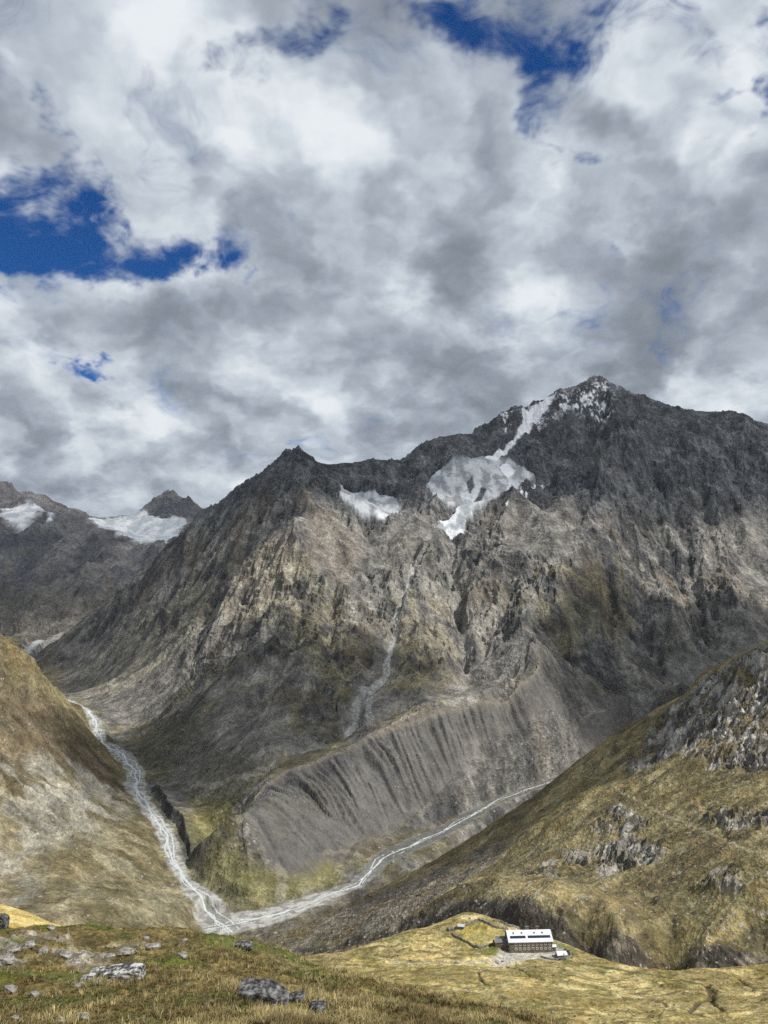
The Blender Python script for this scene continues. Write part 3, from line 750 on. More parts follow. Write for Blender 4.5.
# ================================================================== HUT MEADOW
EDGE_P = L3((240,965,430),(300,962,430),(340,957,430),(370,945,430),(400,936,432),(445,920,440),(470,914,445),(500,922,430),(530,933,424),(560,944,418),(590,957,408),(620,967,400),(660,973,390),(700,972,385),(768,967,385),(860,962,380),(960,960,370))
lines_P = [EDGE_P, drop(EDGE_P, 14, 14), drop(EDGE_P, 40, 45), drop(EDGE_P, 120, 75),
    L3((400,960,385),(480,962,376),(505,957,385),(530,957,388),(556,956,388)), L3((500,946,400),(530,946,404),(552,946,402)),
    L3((560,965,372),(600,985,350),(650,990,340)), L3((768,990,335),(700,990,335)),
    L3((768,1024,270),(600,1024,275),(500,1024,285)), L3((480,1000,310),(400,985,335),(340,970,375)), L3((860,1024,270),(960,1030,260)),
    L3((700,1100,200),(500,1100,205),(900,1100,200)), L3((440,950,400),(470,935,412)),
    [(-40., 300., -165.), (-100., 330., -190.), (-60., 200., -118.), (40., 200., -112.)],
    [(-250., 430., -260.), (-200., 250., -170.), (-350., 600., -370.), (-150., 120., -80.), (60., 110., -66.)],
    [(0., 90., -56.), (80., 100., -62.), (160., 150., -85.)],
]
S = Surf(lines_P, c=8., dens=36., y0=180., y1=445.); PS = S
ts = np.concatenate([np.linspace(-.9, -.13, 90, endpoint=False), np.linspace(-.13, .52, 1100, endpoint=False), np.linspace(.52, .95, 60)])
Ys = np.concatenate([np.geomspace(84, 240, 80, endpoint=False), np.geomspace(240, 452, 760, endpoint=False), np.linspace(452, 620, 60)])
Tt, X, Y = land_grid(ts, Ys)
Z = S.grid(ts, Ys)[0]
Z_P0 = Z.copy()
wx = X + 6 * fbm(X, Y, 40, 3, 705); wy = Y + 6 * fbm(X, Y, 40, 3, 709)
def PP(pts, soft=2., w=2.5, seed=713): return inpoly(X, Y, S.line(pts), soft, (w, 14, 3, seed))
yard = np.maximum(inpoly(X, Y, S.line([(494,957),(500,951),(504,946),(556,946),(566,951),(560,958),(540,957),(520,960),(500,963),(490,962)]), 2.5, None), 0)
hx, hy = S.hit(530, 951)
ed, _, _, _ = pdist(X, Y, EDGE_P)
Z += (1 - yard) * (.9 * fbm(X, Y, 24, 4, 721) + .25 * ridged(wx, wy, 5, 3, 725) + .07 * fbm(X, Y, 1.6, 2, 729))
Z += -2.2 * sstep(.55, .9, ridged(wx, wy, 38, 2, 731)) * sstep(8, 30, ed) * .4 * (1 - yard)
zy = S(np.array([hx]), np.array([hy]))[0]
Z = Z * (1 - yard) + (zy + .25 * (Z_P0 - zy)) * yard
def cutP(pts, depth, w, seed=1):
    d, s, _, _ = pdist(X + wobp, Y, S.line(pts), reach=w * 5); g = np.exp(-(d / w) ** 2)
    return g * depth, g
wobp = .8 * perlin(X / 4, Y / 4, 1)
ch = np.zeros_like(X)
for pts, dp, w in (([(706,985),(712,990),(708,997),(700,1000),(694,1006),(688,1010)], 1.6, 1.6), ([(712,990),(712,1002),(722,1010)], 1.3, 1.3), ([(738,979),(748,984),(758,988)], 1.1, 1.0),
                   ([(505,964),(520,969),(530,974)], .9, .8), ([(512,961),(528,966),(545,970)], .9, .8), ([(478,972),(482,980),(488,984)], 1., .9), ([(620,998),(650,1000),(690,1012),(740,1018)], .8, 1.2)):
    q, g = cutP(pts, dp, w); Z -= q; ch = np.maximum(ch, g * (dp > .7))
gx_, gy_ = slopes(Z, ts, Ys, Tt, Y); SL = np.hypot(gx_, gy_)
n_big = fbm(wx * .5, wy * 1.3, 30, 4, 741); n_mid = fbm(X, Y * 1.5, 7, 4, 745); n_sm = fbm(X, Y, 1.8, 3, 749)
col = lerp(C(.27, .215, .095) + 0 * X[..., None], C(.48, .395, .185), sstep(-.4, .5, n_big + .3 * n_mid))
col = lerp(col, C(.17, .15, .05), .75 * sstep(.05, .5, fbm(wx, wy, 17, 4, 753)))
col = lerp(col, C(.12, .095, .045), .75 * sstep(.15, .5, fbm(wx * .7, wy * 2.6, 9, 5, 757)))
brn = PP([(340,968),(400,962),(470,975),(560,985),(700,1005),(768,1024),(600,1030),(480,1024),(400,1000),(350,985)], 8, 14)
col = lerp(col, C(.20, .165, .065) * (1 + .3 * n_mid[..., None]), .6 * brn * sstep(-.4, .3, n_mid))
padd = PP([(452,933),(464,926),(479,920),(493,928),(506,931),(503,940),(493,944),(479,948),(464,941)], 1.5, 1)
col = lerp(col, lerp(C(.27, .22, .07) + 0 * X[..., None], C(.35, .29, .10), sstep(-.4, .4, n_mid)), .8 * padd)
col = lerp(col, C(.085, .11, .03), .85 * PP([(480,950),(500,943),(506,946),(500,954),(486,956)], 2, 2))  # the hut's cast shadow, painted on the grass as dark green
col = lerp(col, C(.10, .12, .035), .7 * PP([(545,942),(575,946),(572,956),(556,958)], 2, 2))
col = lerp(col, C(.40, .38, .34) * (1 + .15 * n_sm[..., None]), .95 * yard)
PG = Grid(Z, ts, Ys)
dtp, _, _, _ = pdist(X, Y, PG.line([(395,963),(430,963),(460,962),(480,961),(497,959)]))
path = 1 - sstep(.7, 1.3, dtp + .25 * n_sm)
dtr, _, _, _ = pdist(X, Y, PG.line([(557,955),(567,961),(590,965),(625,971),(665,977),(700,984)]))
strm = 1 - sstep(.35, .8, dtr)
col = lerp(col, C(.38, .35, .29), .85 * path); col = lerp(col, C(.10, .115, .055), .8 * (1 - sstep(.8, 1.6, dtr + .4 * n_sm)))
col = lerp(col, C(.07, .055, .032), .85 * sstep(.35, .8, ch))
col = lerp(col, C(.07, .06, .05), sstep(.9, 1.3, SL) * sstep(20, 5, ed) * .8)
V = np.stack([X, Y, Z], -1).reshape(-1, 3); F = grid_faces(len(Ys), len(ts))
m_mead = land_mat("dry_meadow", (4., 1.4, .6), var=.40, bump=.32, stones=((2.2, .02, (.34, .32, .28)), (1.7, .10, (.07, .058, .03))))
def fm_(a): return a.reshape(-1)[F].mean(1)
lb = np.zeros(len(F), np.int8); lb[fm_(path) > .4] = 1; lb[fm_(yard) > .5] = 2; lb[(fm_(strm) > .4)] = 3
for i, nm in enumerate(("meadow", "path", "yard", "ditch")):
    tag(sub_mesh(nm, V, F, lb == i, m_mead, col.reshape(-1, 3)), kind="structure")
PG = Grid(Z, ts, Ys)
print("P done", time.time() - T0)

# ================================================================== YELLOW SHOULDER AND NEAR HILL
CR_G = L3((-160,870,150),(-60,890,140),(0,905,132),(30,915,129),(60,927,125),(90,938,121),(150,955,118))
S = Surf([CR_G, drop(CR_G, 25, 22), drop(CR_G, 80, 70), L3((-60,960,100),(0,960,98),(60,965,96),(120,975,95)), L3((-160,940,110))], c=5., dens=20.)
ts = np.linspace(-.85, -.2, 420); Ys = np.geomspace(78, 210, 260)
Tt, X, Y = land_grid(ts, Ys)
Z = S(X, Y) + .5 * fbm(X, Y, 14, 4, 805) + .08 * fbm(X, Y, 1.5, 3, 807)
col = lerp(C(.40, .30, .105) + 0 * X[..., None], C(.58, .45, .19), sstep(-.4, .4, fbm(X * .4, Y * 1.5, 5, 4, 809)))
V = np.stack([X, Y, Z], -1).reshape(-1, 3)
m_near = land_mat("near_turf", (1.2, .4, .15), var=.40, bump=.25)
tag(np_mesh("grassy_hill", V, grid_faces(len(Ys), len(ts)), m_near, col.reshape(-1, 3)), kind="structure")

CR_K = L3((-180,915,50),(-60,925,51),(0,931,53),(20,933,54),(60,931,56),(100,932,57),(130,934,58),(160,931,59),(200,934,59),(240,942,57),(280,955,53),(310,963,51),(350,975,48),(400,987,45),(450,1000,41),(500,1014,38),(540,1030,36),(640,1070,33),(760,1120,30))
lines_K = [CR_K, drop(CR_K, 10, 6), drop(CR_K, 30, 24), drop(CR_K, 80, 75),
    L3((-60,1024,24),(0,1024,24),(100,1024,24),(200,1024,23.5),(300,1024,24),(400,1024,30),(450,1024,33)),
    L3((0,975,36),(100,975,37),(200,978,37),(265,1000,29.5),(350,1000,36),(390,1005,37)),
    [(0., 0., -1.6), (-8., 0., -1.5), (8., 0., -2.5)], [(0., 10., -6.6)], [(-5., 15., -9.5), (2., 15., -9.5)], [(-11., 15., -9.6)], [(-14., 10., -6.4)], [(14., 12., -8.5)], [(-25., 30., -14.5)],
    [(0., -15., 3.), (-25., -12., 3.), (25., -15., 0.)], [(40., 0., -5.), (45., 30., -20.)], [(-50., 0., 0.), (-50., 40., -20.)]]
S = Surf(lines_K, c=3., dens=9., y0=12., y1=60.); KS = S
xs = np.concatenate([np.linspace(-60, -33, 50, endpoint=False), np.linspace(-33, 16, 700, endpoint=False), np.linspace(16, 60, 80)]); ysk = np.concatenate([np.linspace(-16, 18, 60, endpoint=False), np.linspace(18, 66, 700, endpoint=False), np.linspace(66, 120, 60)])
X, Y = np.meshgrid(xs.astype(f32), ysk.astype(f32))
Zb = rows(lambda x, y: S(x, y))(X, Y)
Z = Zb + .45 * fbm(X, Y, 7, 3, 821) + .17 * fbm(X, Y, 1.6, 3, 825) + .05 * ridged(X, Y, .8, 3, 829)
def KP(pts, soft=.5, w=1.2, seed=831): return inpoly(X, Y, S.line(pts), soft, (w, 3, 3, seed))
stony = np.maximum.reduce([KP([(-20,940),(20,938),(30,950),(20,966),(-20,970)]), KP([(45,950),(75,948),(100,955),(95,966),(60,966)]), KP([(10,936),(60,936),(75,942),(30,945)], .4, .6), KP([(95,942),(150,940),(190,944),(150,952),(110,950)], .4, .6) * .5])
Z += stony * .22 * (ridged(X, Y, 1.4, 4, 835, .6) - .4)
n_big = fbm(X, Y, 6, 4, 841); n_mid = fbm(X, Y, 1.5, 4, 845); n_sm = fbm(X, Y, .35, 3, 849)
col = lerp(C(.085, .068, .028) + 0 * X[..., None], C(.17, .13, .05), sstep(-.5, .5, n_mid + .5 * n_sm))
col = lerp(col, C(.075, .10, .022), .75 * sstep(.0, .5, n_big))
col = lerp(col, C(.12, .055, .03), .5 * sstep(.55, .8, fbm(X, Y, 2.5, 3, 851)))
col = lerp(col, lerp(C(.17, .15, .12) + 0 * X[..., None], C(.36, .34, .30), sstep(-.4, .4, n_mid)), .62 * stony)
V = np.stack([X, Y, Z], -1).reshape(-1, 3); F = grid_faces(len(ysk), len(xs))
tag(np_mesh("foreground_hill", V, F, m_near, col.reshape(-1, 3)), kind="structure")
def kz(x, y):
    j = int(np.clip(np.searchsorted(xs, x) - 1, 0, len(xs) - 2)); i = int(np.clip(np.searchsorted(ysk, y) - 1, 0, len(ysk) - 2))
    u = np.clip((x - xs[j]) / (xs[j + 1] - xs[j]), 0, 1); v = np.clip((y - ysk[i]) / (ysk[i + 1] - ysk[i]), 0, 1)
    return float((Z_K[i, j] * (1 - u) + Z_K[i, j + 1] * u) * (1 - v) + (Z_K[i + 1, j] * (1 - u) + Z_K[i + 1, j + 1] * u) * v)
Z_K = Z; ST_K = stony
def khit(px, py):
    t, sl = ray(px, py); YY = np.linspace(14, 62, 400)
    d = [sl * y - kz(t * y, y) for y in YY[::4]]
    for a in range(len(d) - 1):
        if d[a] > 0 and d[a + 1] <= 0:
            y = YY[4 * a] + (YY[4 * a + 4] - YY[4 * a]) * d[a] / (d[a] - d[a + 1]); return np.array((t * y, y, kz(t * y, y)))
    y = YY[4 * int(np.argmin(np.abs(d)))]; return np.array((t * y, y, kz(t * y, y)))
print("K done", time.time() - T0)

# the wide floor under everything
gs = 40000.
bp = [(-gs, -gs, -470.), (gs, -gs, -470.), (gs, gs, -470.), (-gs, gs, -470.)]
tag(np_mesh("ground", np.array(bp), np.array([[0, 1, 2, 3]]), m_far, np.tile(C(.12, .11, .08), (4, 1))), kind="structure")
# ================================================================== STONES, WALLS, HUT, GRASS
def rock_mesh(name, seed, sx, sy, sz, sub=3, rough=.16, cuts=5, mat=None, flat=False):
    r = np.random.default_rng(seed); bm = bmesh.new()
    pts = cuts if isinstance(cuts, (list, tuple)) else None
    if pts is None:      # an angular block: corners of a jittered box with some knocked off
        pts = []
        for c in ((-1, -1, -1), (1, -1, -1), (1, 1, -1), (-1, 1, -1), (-1, -1, 1), (1, -1, 1), (1, 1, 1), (-1, 1, 1)):
            c = np.array(c, float) * r.uniform(.62, 1., 3)
            if r.uniform() < .55:
                a = c.copy(); b = c.copy(); a[r.integers(3)] *= r.uniform(.2, .6); b[r.integers(3)] *= r.uniform(.3, .7); pts += [a, b]
            else: pts.append(c)
        pts += [r.normal(size=3) * .25 + np.array((0, 0, .75)), np.array((1.02, r.uniform(-.4, .4), -.4)), np.array((-1.02, r.uniform(-.4, .4), -.4))]
    for c in pts: bm.verts.new(Vector(c))
    h_ = bmesh.ops.convex_hull(bm, input=bm.verts)
    bmesh.ops.delete(bm, geom=[g for g in set(h_["geom_interior"]) if isinstance(g, bmesh.types.BMVert)], context='VERTS')
    bmesh.ops.bevel(bm, geom=list(bm.edges), offset=.07, segments=1, affect='EDGES', clamp_overlap=True)
    bmesh.ops.triangulate(bm, faces=bm.faces)
    for _ in range(max(1, sub - 1)):
        bmesh.ops.subdivide_edges(bm, edges=[e for e in bm.edges if e.calc_length() > .16], cuts=1); bmesh.ops.triangulate(bm, faces=bm.faces)
    co = np.array([v.co[:] for v in bm.verts])
    a = perlin(co[:, 0] * 2 + seed, co[:, 1] * 2 + co[:, 2] * 1.7, seed) * .5 + .5 * perlin(co[:, 0] * 5, co[:, 1] * 5 + co[:, 2] * 4.3 + seed, seed + 1) + .3 * perlin(co[:, 0] * 11, co[:, 1] * 11 + co[:, 2] * 9 + seed, seed + 2)
    co *= (1 + rough * .6 * a)[:, None]; co *= np.array([sx, sy, sz]) / 2
    for v, c in zip(bm.verts, co): v.co = Vector(c)
    me = bpy.data.meshes.new(name); bm.to_mesh(me); bm.free(); me.materials.append(mat)
    for p in me.polygons: p.use_smooth = False
    return me
def put(name, me, loc, rz=0., tilt=(0, 0), label=None, cat=None, group=None, scale=1., parent=None):
    o = bpy.data.objects.new(name, me); COL.objects.link(o); o.location = loc; o.rotation_euler = (tilt[0], tilt[1], rz)
    o.scale = (scale,) * 3 if isinstance(scale, (int, float)) else scale
    if parent: o.parent = parent
    return tag(o, label, cat, group)
# lichen-covered rock: black and near-white crusts on grey
def lichen_mat(name, base, dark, light, sc, k):
    m, nt, bs = new_mat(name); ln = nt.links.new; tc = node(nt, "ShaderNodeTexCoord")
    n1 = node(nt, "ShaderNodeTexNoise", i_Scale=sc, i_Detail=6., i_Roughness=.7); ln(tc.outputs["Object"], n1.inputs["Vector"])
    n2 = node(nt, "ShaderNodeTexNoise", i_Scale=sc * .45, i_Detail=4.); ln(tc.outputs["Object"], n2.inputs["Vector"])
    v = math_n(nt, "ADD", math_n(nt, "MULTIPLY", n1.outputs[0], .7), math_n(nt, "MULTIPLY", n2.outputs[0], .3))
    cr = node(nt, "ShaderNodeValToRGB"); ln(v, cr.inputs[0]); e = cr.color_ramp.elements
    e[0].position = .40; e[0].color = (*dark, 1); e[1].position = .5 + k; e[1].color = (*light, 1); q = e.new(.49); q.color = (*base, 1)
    ln(cr.outputs[0], bs.inputs["Base Color"]); bs.inputs["Roughness"].default_value = .9; bs.inputs["Specular IOR Level"].default_value = .2
    b = node(nt, "ShaderNodeBump", i_Strength=1., i_Distance=.06); ln(n1.outputs[0], b.inputs["Height"]); ln(b.outputs[0], bs.inputs["Normal"])
    return m
m_lich = lichen_mat("lichen_rock", (.10, .10, .10), (.02, .02, .02), (.50, .50, .48), 5., .07)
m_dark = lichen_mat("dark_rock", (.065, .065, .066), (.014, .014, .014), (.24, .24, .235), 7., .12)
m_pale = lichen_mat("pale_rock", (.24, .225, .20), (.08, .075, .07), (.40, .385, .36), 6., .14)
m_hillrock = lichen_mat("hill_rock", (.26, .245, .22), (.10, .095, .09), (.42, .40, .36), 1.4, .14)

def px_size(p): return (p[1] * cp + p[2] * sp) / FPX
def krock(px, py, wpx, hpx, mat, label, seed, group=None, depth=.8, rz=0., tilt=(0, 0), cat="boulder", name="boulder", rough=.14, sub=4, pts=5):
    p = khit(px, py + hpx * .30); s = px_size(p); w, h = wpx * s, hpx * s * .8
    me = rock_mesh(name, seed, w, w * depth, h * 1.25, sub, rough, cuts=pts, mat=mat)
    return put(name, me, (p[0], p[1] + w * depth * .25, p[2] + h * .38), rz, tilt, label, cat, group)
krock(113, 977, 56, 15, m_lich, "long low boulder speckled black and white with lichen, lying in the turf", 11, depth=.45, rough=.12, sub=5, pts=[(-1,-.8,-1),(-1,.8,-1),(1,-.7,-1),(1,.8,-1),(-.95,-.6,.1),(-.9,.5,.3),(-.3,-.75,.45),(-.2,.6,.6),(.5,-.8,.75),(.55,.6,1),(.92,-.7,.85),(1,.5,.9),(1.02,-.3,.1)])
krock(263, 998, 50, 19, m_dark, "big flat-topped dark grey boulder with a crack along its upper edge", 23, depth=.6, rough=.05, sub=5, pts=[(-1,-.9,-1),(-.95,.8,-1),(1,-.7,-1),(1,.7,-1),(-1,-.9,.55),(-.98,.6,1),(-.6,-1,.62),(.0,.7,1.02),(.1,-.95,.5),(.45,.6,.7),(.62,-.8,.05),(1.02,-.5,-.35),(1,.4,-.2)])
krock(296, 1001, 18, 11, m_dark, "dark angular block leaning against the end of the flat-topped boulder", 31, depth=.8)
krock(317, 1010, 19, 11, m_dark, "small dark rock lying apart, just right of the flat-topped boulder", 37, depth=.8)
krock(1, 924, 12, 16, m_dark, "black upright block at the edge of the stony ground", 41, depth=.8)
krock(242, 947, 22, 7, m_dark, "low grey rock half buried near the top of the grassy slope", 43, depth=.7)
G1 = "pale stones lying in the near turf"
for i, (px, py, w_, h_, lb) in enumerate((
    (274,1008,8,5,"small whitish stone in front of the flat-topped dark boulder"), (96,983,10,5,"whitish stone under the left end of the speckled boulder"),
    (84,980,12,6,"pale rubble block just left of the speckled boulder"), (78,986,8,4,"smallest pale stone left of the speckled boulder"),
    (126,954,17,5,"flat tilted pale slab above the speckled boulder"), (109,957,12,4,"thin flat grey slab lying next to a tilted pale slab"),
    (182,957,10,5,"lone pale wedge-shaped stone in the middle of the slope"), (152,948,15,4,"long pale slab sunk level with the turf"),
    (184,941,6,4,"small whitish stone near the brow of the slope"), (146,938,6,4,"small pale stone beside the reddish patch on the brow"),
    (5,962,18,8,"pale rounded slab at the picture's left edge below the rubble"), (9,991,12,8,"pale lump of rock low at the left edge"),
    (33,995,11,7,"pale pointed stone low on the left side of the slope"), (80,1018,17,5,"flat pale slab at the bottom left of the slope"),
    (60,1022,10,4,"pale slab cut by the lower edge of the view"), (15,1018,7,6,"small upright pale stone in the bottom left corner"),
    (42,953,10,6,"pale angular stone between the two rubble patches"), (28,946,12,5,"pale flat block on the upper rubble patch"),
    (12,950,14,6,"grey slab lying on the rubble at the left edge"), (210,1003,6,3,"tiny pale stone halfway between the two big boulders"),
    (64,957,14,5,"pale slab on the lower rubble patch"), (80,952,12,4,"thin pale slab at the top of the lower rubble patch"),
    (75,963,12,4,"grey slab at the foot of the lower rubble patch"), (50,929,9,3,"pale stone on the skyline beside the yellow hillside"))):
    krock(px, py, w_, h_, m_pale, lb, 60 + i, G1, depth=.8, rz=rng.uniform(-.5, .5), cat="stone", name="stone", sub=3)
small = [rock_mesh("stone", 200 + i, 1, rng.uniform(.6, 1), rng.uniform(.35, .6), 2, .14, mat=m_pale) for i in range(6)]
n = 0
while n < 60:
    px, py = rng.uniform(-10, 430), rng.uniform(932, 1023)
    if rng.uniform() > (.9 if px < 90 and py < 970 else .30 if px < 180 else .12): continue
    p = khit(px, py)
    if abs(p[2] / p[1] - ray(px, py)[1]) > .02: continue
    s = px_size(p) * rng.choice([1.2, 1.6, 2.2, 3.0, 4.2], p=[.3, .3, .2, .13, .07])
    put("stone", small[n % 6], (p[0], p[1], p[2] + s * .1), rng.uniform(0, 6), (rng.uniform(-.3, .3), rng.uniform(-.3, .3)), "small loose pale stone scattered in the near turf", "stone", "small loose stones in the near turf", (float(s), float(s), float(s) * .7))
    n += 1
# boulders on the right hillside
big = [rock_mesh("boulder", 300 + i, 1, rng.uniform(.7, 1), rng.uniform(.6, .9), 2, .16, mat=m_hillrock) for i in range(6)]
n = 0
while n < 190:
    px, py = rng.uniform(480, 790), rng.uniform(770, 950)
    if py < 640 + (768 - px) * .62 or rng.uniform() > .25 + .75 * float(perlin(np.array([px / 30.]), np.array([py / 22.]), 9)[0] > .05): continue
    if py > 905 + (px - 500) * .13: continue
    p = RG.hit(px, py); s = .62 * rng.uniform(.9, 2.0) * (1.5 if rng.uniform() > .93 else 1)
    put("boulder", big[n % 6], (p[0], p[1], p[2] + s * .15), rng.uniform(0, 6), (rng.uniform(-.4, .4), rng.uniform(-.4, .4)), "pale grey boulder lying on the steep turf of the big right-hand hillside", "boulder", "boulders strewn over the right hillside", float(s))
    n += 1
n = 0
while n < 70:
    px, py = rng.uniform(290, 480), rng.uniform(850, 940)
    if py < 938 - (px - 268) * .42 or py > 952 - (px - 300) * .2: continue
    p = RG.hit(px, py); s = rng.uniform(1., 2.6)
    put("boulder", big[n % 6], (p[0], p[1], p[2] + s * .15), rng.uniform(0, 6), (rng.uniform(-.4, .4), rng.uniform(-.4, .4)), "grey block on the rubbly rib above the confluence of the two streams", "boulder", "blocks on the rubbly rib", float(s))
    n += 1
for i, (px, py, s, lb) in enumerate(((457,963,2.0,"grey boulder beside the footpath leading to the hut"), (372,975,1.6,"dark boulder on the bright grass at the foot of the near slope"), (431,993,2.4,"grey boulder low on the brownish meadow"), (468,993,1.8,"dark boulder in the meadow right of a larger grey one"),
    (485,989,1.4,"small grey boulder in the meadow below the hut yard"), (553,1013,1.6,"pale boulder near the bottom of the meadow"), (497,963,2.2,"pale block at the left end of the hut yard"), (503,962,1.6,"dark block where the footpath meets the hut yard"), (640,1000,1.3,"small pale boulder by the wet ditch"))):
    p = PG.hit(px, py); put("boulder", rock_mesh("boulder", 400 + i, s, s * .8, s * .65, 3, .14, mat=m_hillrock), (p[0], p[1], p[2] + s * .14), i, (0, 0), lb, "boulder")

# dry stone walls
m_wallstone = lichen_mat("wall_stone", (.17, .16, .14), (.05, .05, .045), (.34, .32, .29), 2.2, .12)
def stone_wall(pts, h, w, label, seed):
    P = [PG.hit(*p)[:2] for p in pts]; out = []
    for a, b in zip(P[:-1], P[1:]):
        n = max(2, int(np.hypot(*(b - a)) / .45))
        out += [a + (b - a) * k / n for k in range(n)]
    out.append(P[-1]); r = np.random.default_rng(seed); bm = bmesh.new(); prev = None
    for i, c in enumerate(out):
        d = out[min(i + 1, len(out) - 1)] - out[max(i - 1, 0)]; d = d / (np.linalg.norm(d) + 1e-6); nn = np.array([-d[1], d[0]])
        z = PG(*c); prof = ((-.5, -.35), (-.48, .45), (-.36, .93), (-.1, 1.02), (.15, .98), (.38, .9), (.48, .42), (.5, -.35))
        ring = []
        for u, v in prof:
            q = c + nn * (u * w + r.normal() * .06); ring.append(bm.verts.new((q[0], q[1], z + v * h + r.normal() * .09 * h)))
        if prev:
            for k in range(7): bm.faces.new((prev[k], ring[k], ring[k + 1], prev[k + 1]))
        else: bm.faces.new(ring)
        prev = ring
    bm.faces.new(prev[::-1]); bmesh.ops.recalc_face_normals(bm, faces=bm.faces)
    me = bpy.data.meshes.new("stone_wall"); bm.to_mesh(me); bm.free(); me.materials.append(m_wallstone)
    o = bpy.data.objects.new("stone_wall", me); COL.objects.link(o)
    return tag(o, label, "stone wall", "dry stone walls around the hut paddock")
stone_wall([(452,934),(458,938),(464,941.5),(471,945.5),(479,948.5),(486,947),(493,944.5),(504,941.5)], 1.0, .8, "dry stone wall along the near side of the hut paddock", 1)
stone_wall([(464,927),(471,923.5),(479,920),(485,923),(493,927),(500,928.5),(508,929.5)], 1.1, .8, "dry stone wall over the crown of the hut paddock, between shed and hut", 2)
stone_wall([(494,921.5),(500,922),(505,924.5),(511,927),(519,928)], 1.1, .8, "short outer dry stone wall above the paddock on the edge of the gorge", 3)
stone_wall([(541,957),(549,959.5),(558,960.5),(566,959.5),(571,956.5),(570,952.5),(565,949.5)], .7, .7, "curved stone wall ringing the little white-roofed store right of the hut", 4)

# ---- the mountain hut
def mesh_obj(name, build, mat, parent=None, loc=(0, 0, 0)):
    bm = bmesh.new(); build(bm); bmesh.ops.recalc_face_normals(bm, faces=bm.faces)
    me = bpy.data.meshes.new(name); bm.to_mesh(me); bm.free(); me.materials.append(mat)
    o = bpy.data.objects.new(name, me); COL.objects.link(o); o.location = loc
    if parent: o.parent = parent
    return o
def box(bm, c, s, rx=0.):
    m = Matrix.Translation(c) @ Matrix.Rotation(rx, 4, 'X') @ Matrix.Diagonal((*s, 1))
    bmesh.ops.create_cube(bm, size=1., matrix=m)
def prism(bm, x0, x1, prof):
    """a profile in (y, z) swept along x"""
    a = [bm.verts.new((x0, y, z)) for y, z in prof]; b = [bm.verts.new((x1, y, z)) for y, z in prof]; n = len(prof)
    bm.faces.new(a); bm.faces.new(b[::-1])
    for i in range(n): bm.faces.new((a[i], b[i], b[(i + 1) % n], a[(i + 1) % n]))
m_masonry = lichen_mat("hut_masonry", (.135, .12, .10), (.08, .07, .06), (.20, .18, .15), 1.1, .12)
m_roof = flat_mat("white_sheet_roof", (.62, .64, .68), .45, .4, .05, .6, metal=0.)
m_panel = flat_mat("solar_glass", (.012, .016, .03), .15, .6, .3, 2.)
m_white = flat_mat("white_paint", (.78, .77, .74), .6, .3, .05, 2.); m_glass = flat_mat("window_glass", (.03, .035, .045), .12, .6, .2, 2.)
m_shut = flat_mat("shutter_paint", (.30, .22, .16), .6, .3, .15, 2.); m_slate = flat_mat("grey_sheet_roof", (.13, .135, .14), .6, .3, .2, 1.)
m_wood = flat_mat("weathered_wood", (.12, .085, .055), .85, .2, .3, 2.)
hp = PG.hit(530.5, 953.2)
hut = bpy.data.objects.new("mountain_hut", None); COL.objects.link(hut); hut.location = (hp[0], hp[1] + 5.5, hp[2] - .15); hut.rotation_euler = (0, 0, math.radians(3))
tag(hut, "large stone mountain hut with white roof, dark solar strips and two rows of windows", "mountain hut")
HL, HD, HH, RH = 10.7, 5.3, 5.6, 2.9
mesh_obj("wall", lambda bm: prism(bm, -HL, HL, ((-HD, -1.5), (HD, -1.5), (HD, HH), (0, HH + RH), (-HD, HH))), m_masonry, hut)
def roofb(bm):
    ov, th = .55, .28; k = RH / HD
    yo, zo = HD + ov, HH - ov * k
    prism(bm, -HL - .5, HL + .5, ((-yo, zo + .04), (0, HH + RH + .04), (yo, zo + .04), (yo, zo + .04 + th), (0, HH + RH + .04 + th), (-yo, zo + .04 + th)))
roof = mesh_obj("roof", roofb, m_roof, hut)
ra = math.atan2(RH, HD)
def on_roof(x, u, off):
    """a point on the near roof slope, u metres down from the ridge"""
    return Vector((x, -u * math.cos(ra) - off * math.sin(ra), HH + RH + .32 - u * math.sin(ra) + off * math.cos(ra)))
for x0, x1 in ((-9.9, -2.2), (-1.0, 10.2)):
    mesh_obj("solar_panel", lambda bm: box(bm, on_roof((x0 + x1) / 2, 3.95, .12), (x1 - x0, 1.35, .1), ra), m_panel, hut)
for x in (-7.9, -3.7, 2.6, 6.6):
    s_ = mesh_obj("skylight", lambda bm: box(bm, on_roof(x, 1.8, .10), (1.05, 1.1, .16), ra), m_white, hut)
    mesh_obj("pane", lambda bm: box(bm, on_roof(x, 1.8, .20), (.8, .86, .06), ra), m_glass, s_)
for x, w_ in ((-.6, 1.7), (4.6, 1.2)):
    c_ = mesh_obj("chimney", lambda bm: box(bm, (x, .5, HH + RH + .7), (w_, .9, 1.7)), m_masonry, hut)
    mesh_obj("cap", lambda bm: box(bm, (x, .5, HH + RH + 1.64), (w_ + .3, 1.2, .14)), m_slate, c_)
for j, z in enumerate((-1., 2.2, 4.3)):
    for i in range(10):
        x = -9.5 + i * 2.1
        if j == 0 or i in (0,) : continue
        w_ = mesh_obj("window", lambda bm: [box(bm, (x + dx, -HD - .05, z + dz), (sx, .14, sz)) for dx, dz, sx, sz in ((-.42, 0, .09, 1.15), (.42, 0, .09, 1.15), (0, .53, .75, .09), (0, -.53, .75, .09), (0, 0, .07, .97))], m_white, hut)
        mesh_obj("pane", lambda bm: box(bm, (x, -HD - .02, z), (.76, .08, 1.0)), m_glass, w_)
        for dx in (-.66, .66): mesh_obj("shutter", lambda bm: box(bm, (x + dx, -HD - .06, z), (.34, .08, 1.05)), m_shut, w_)
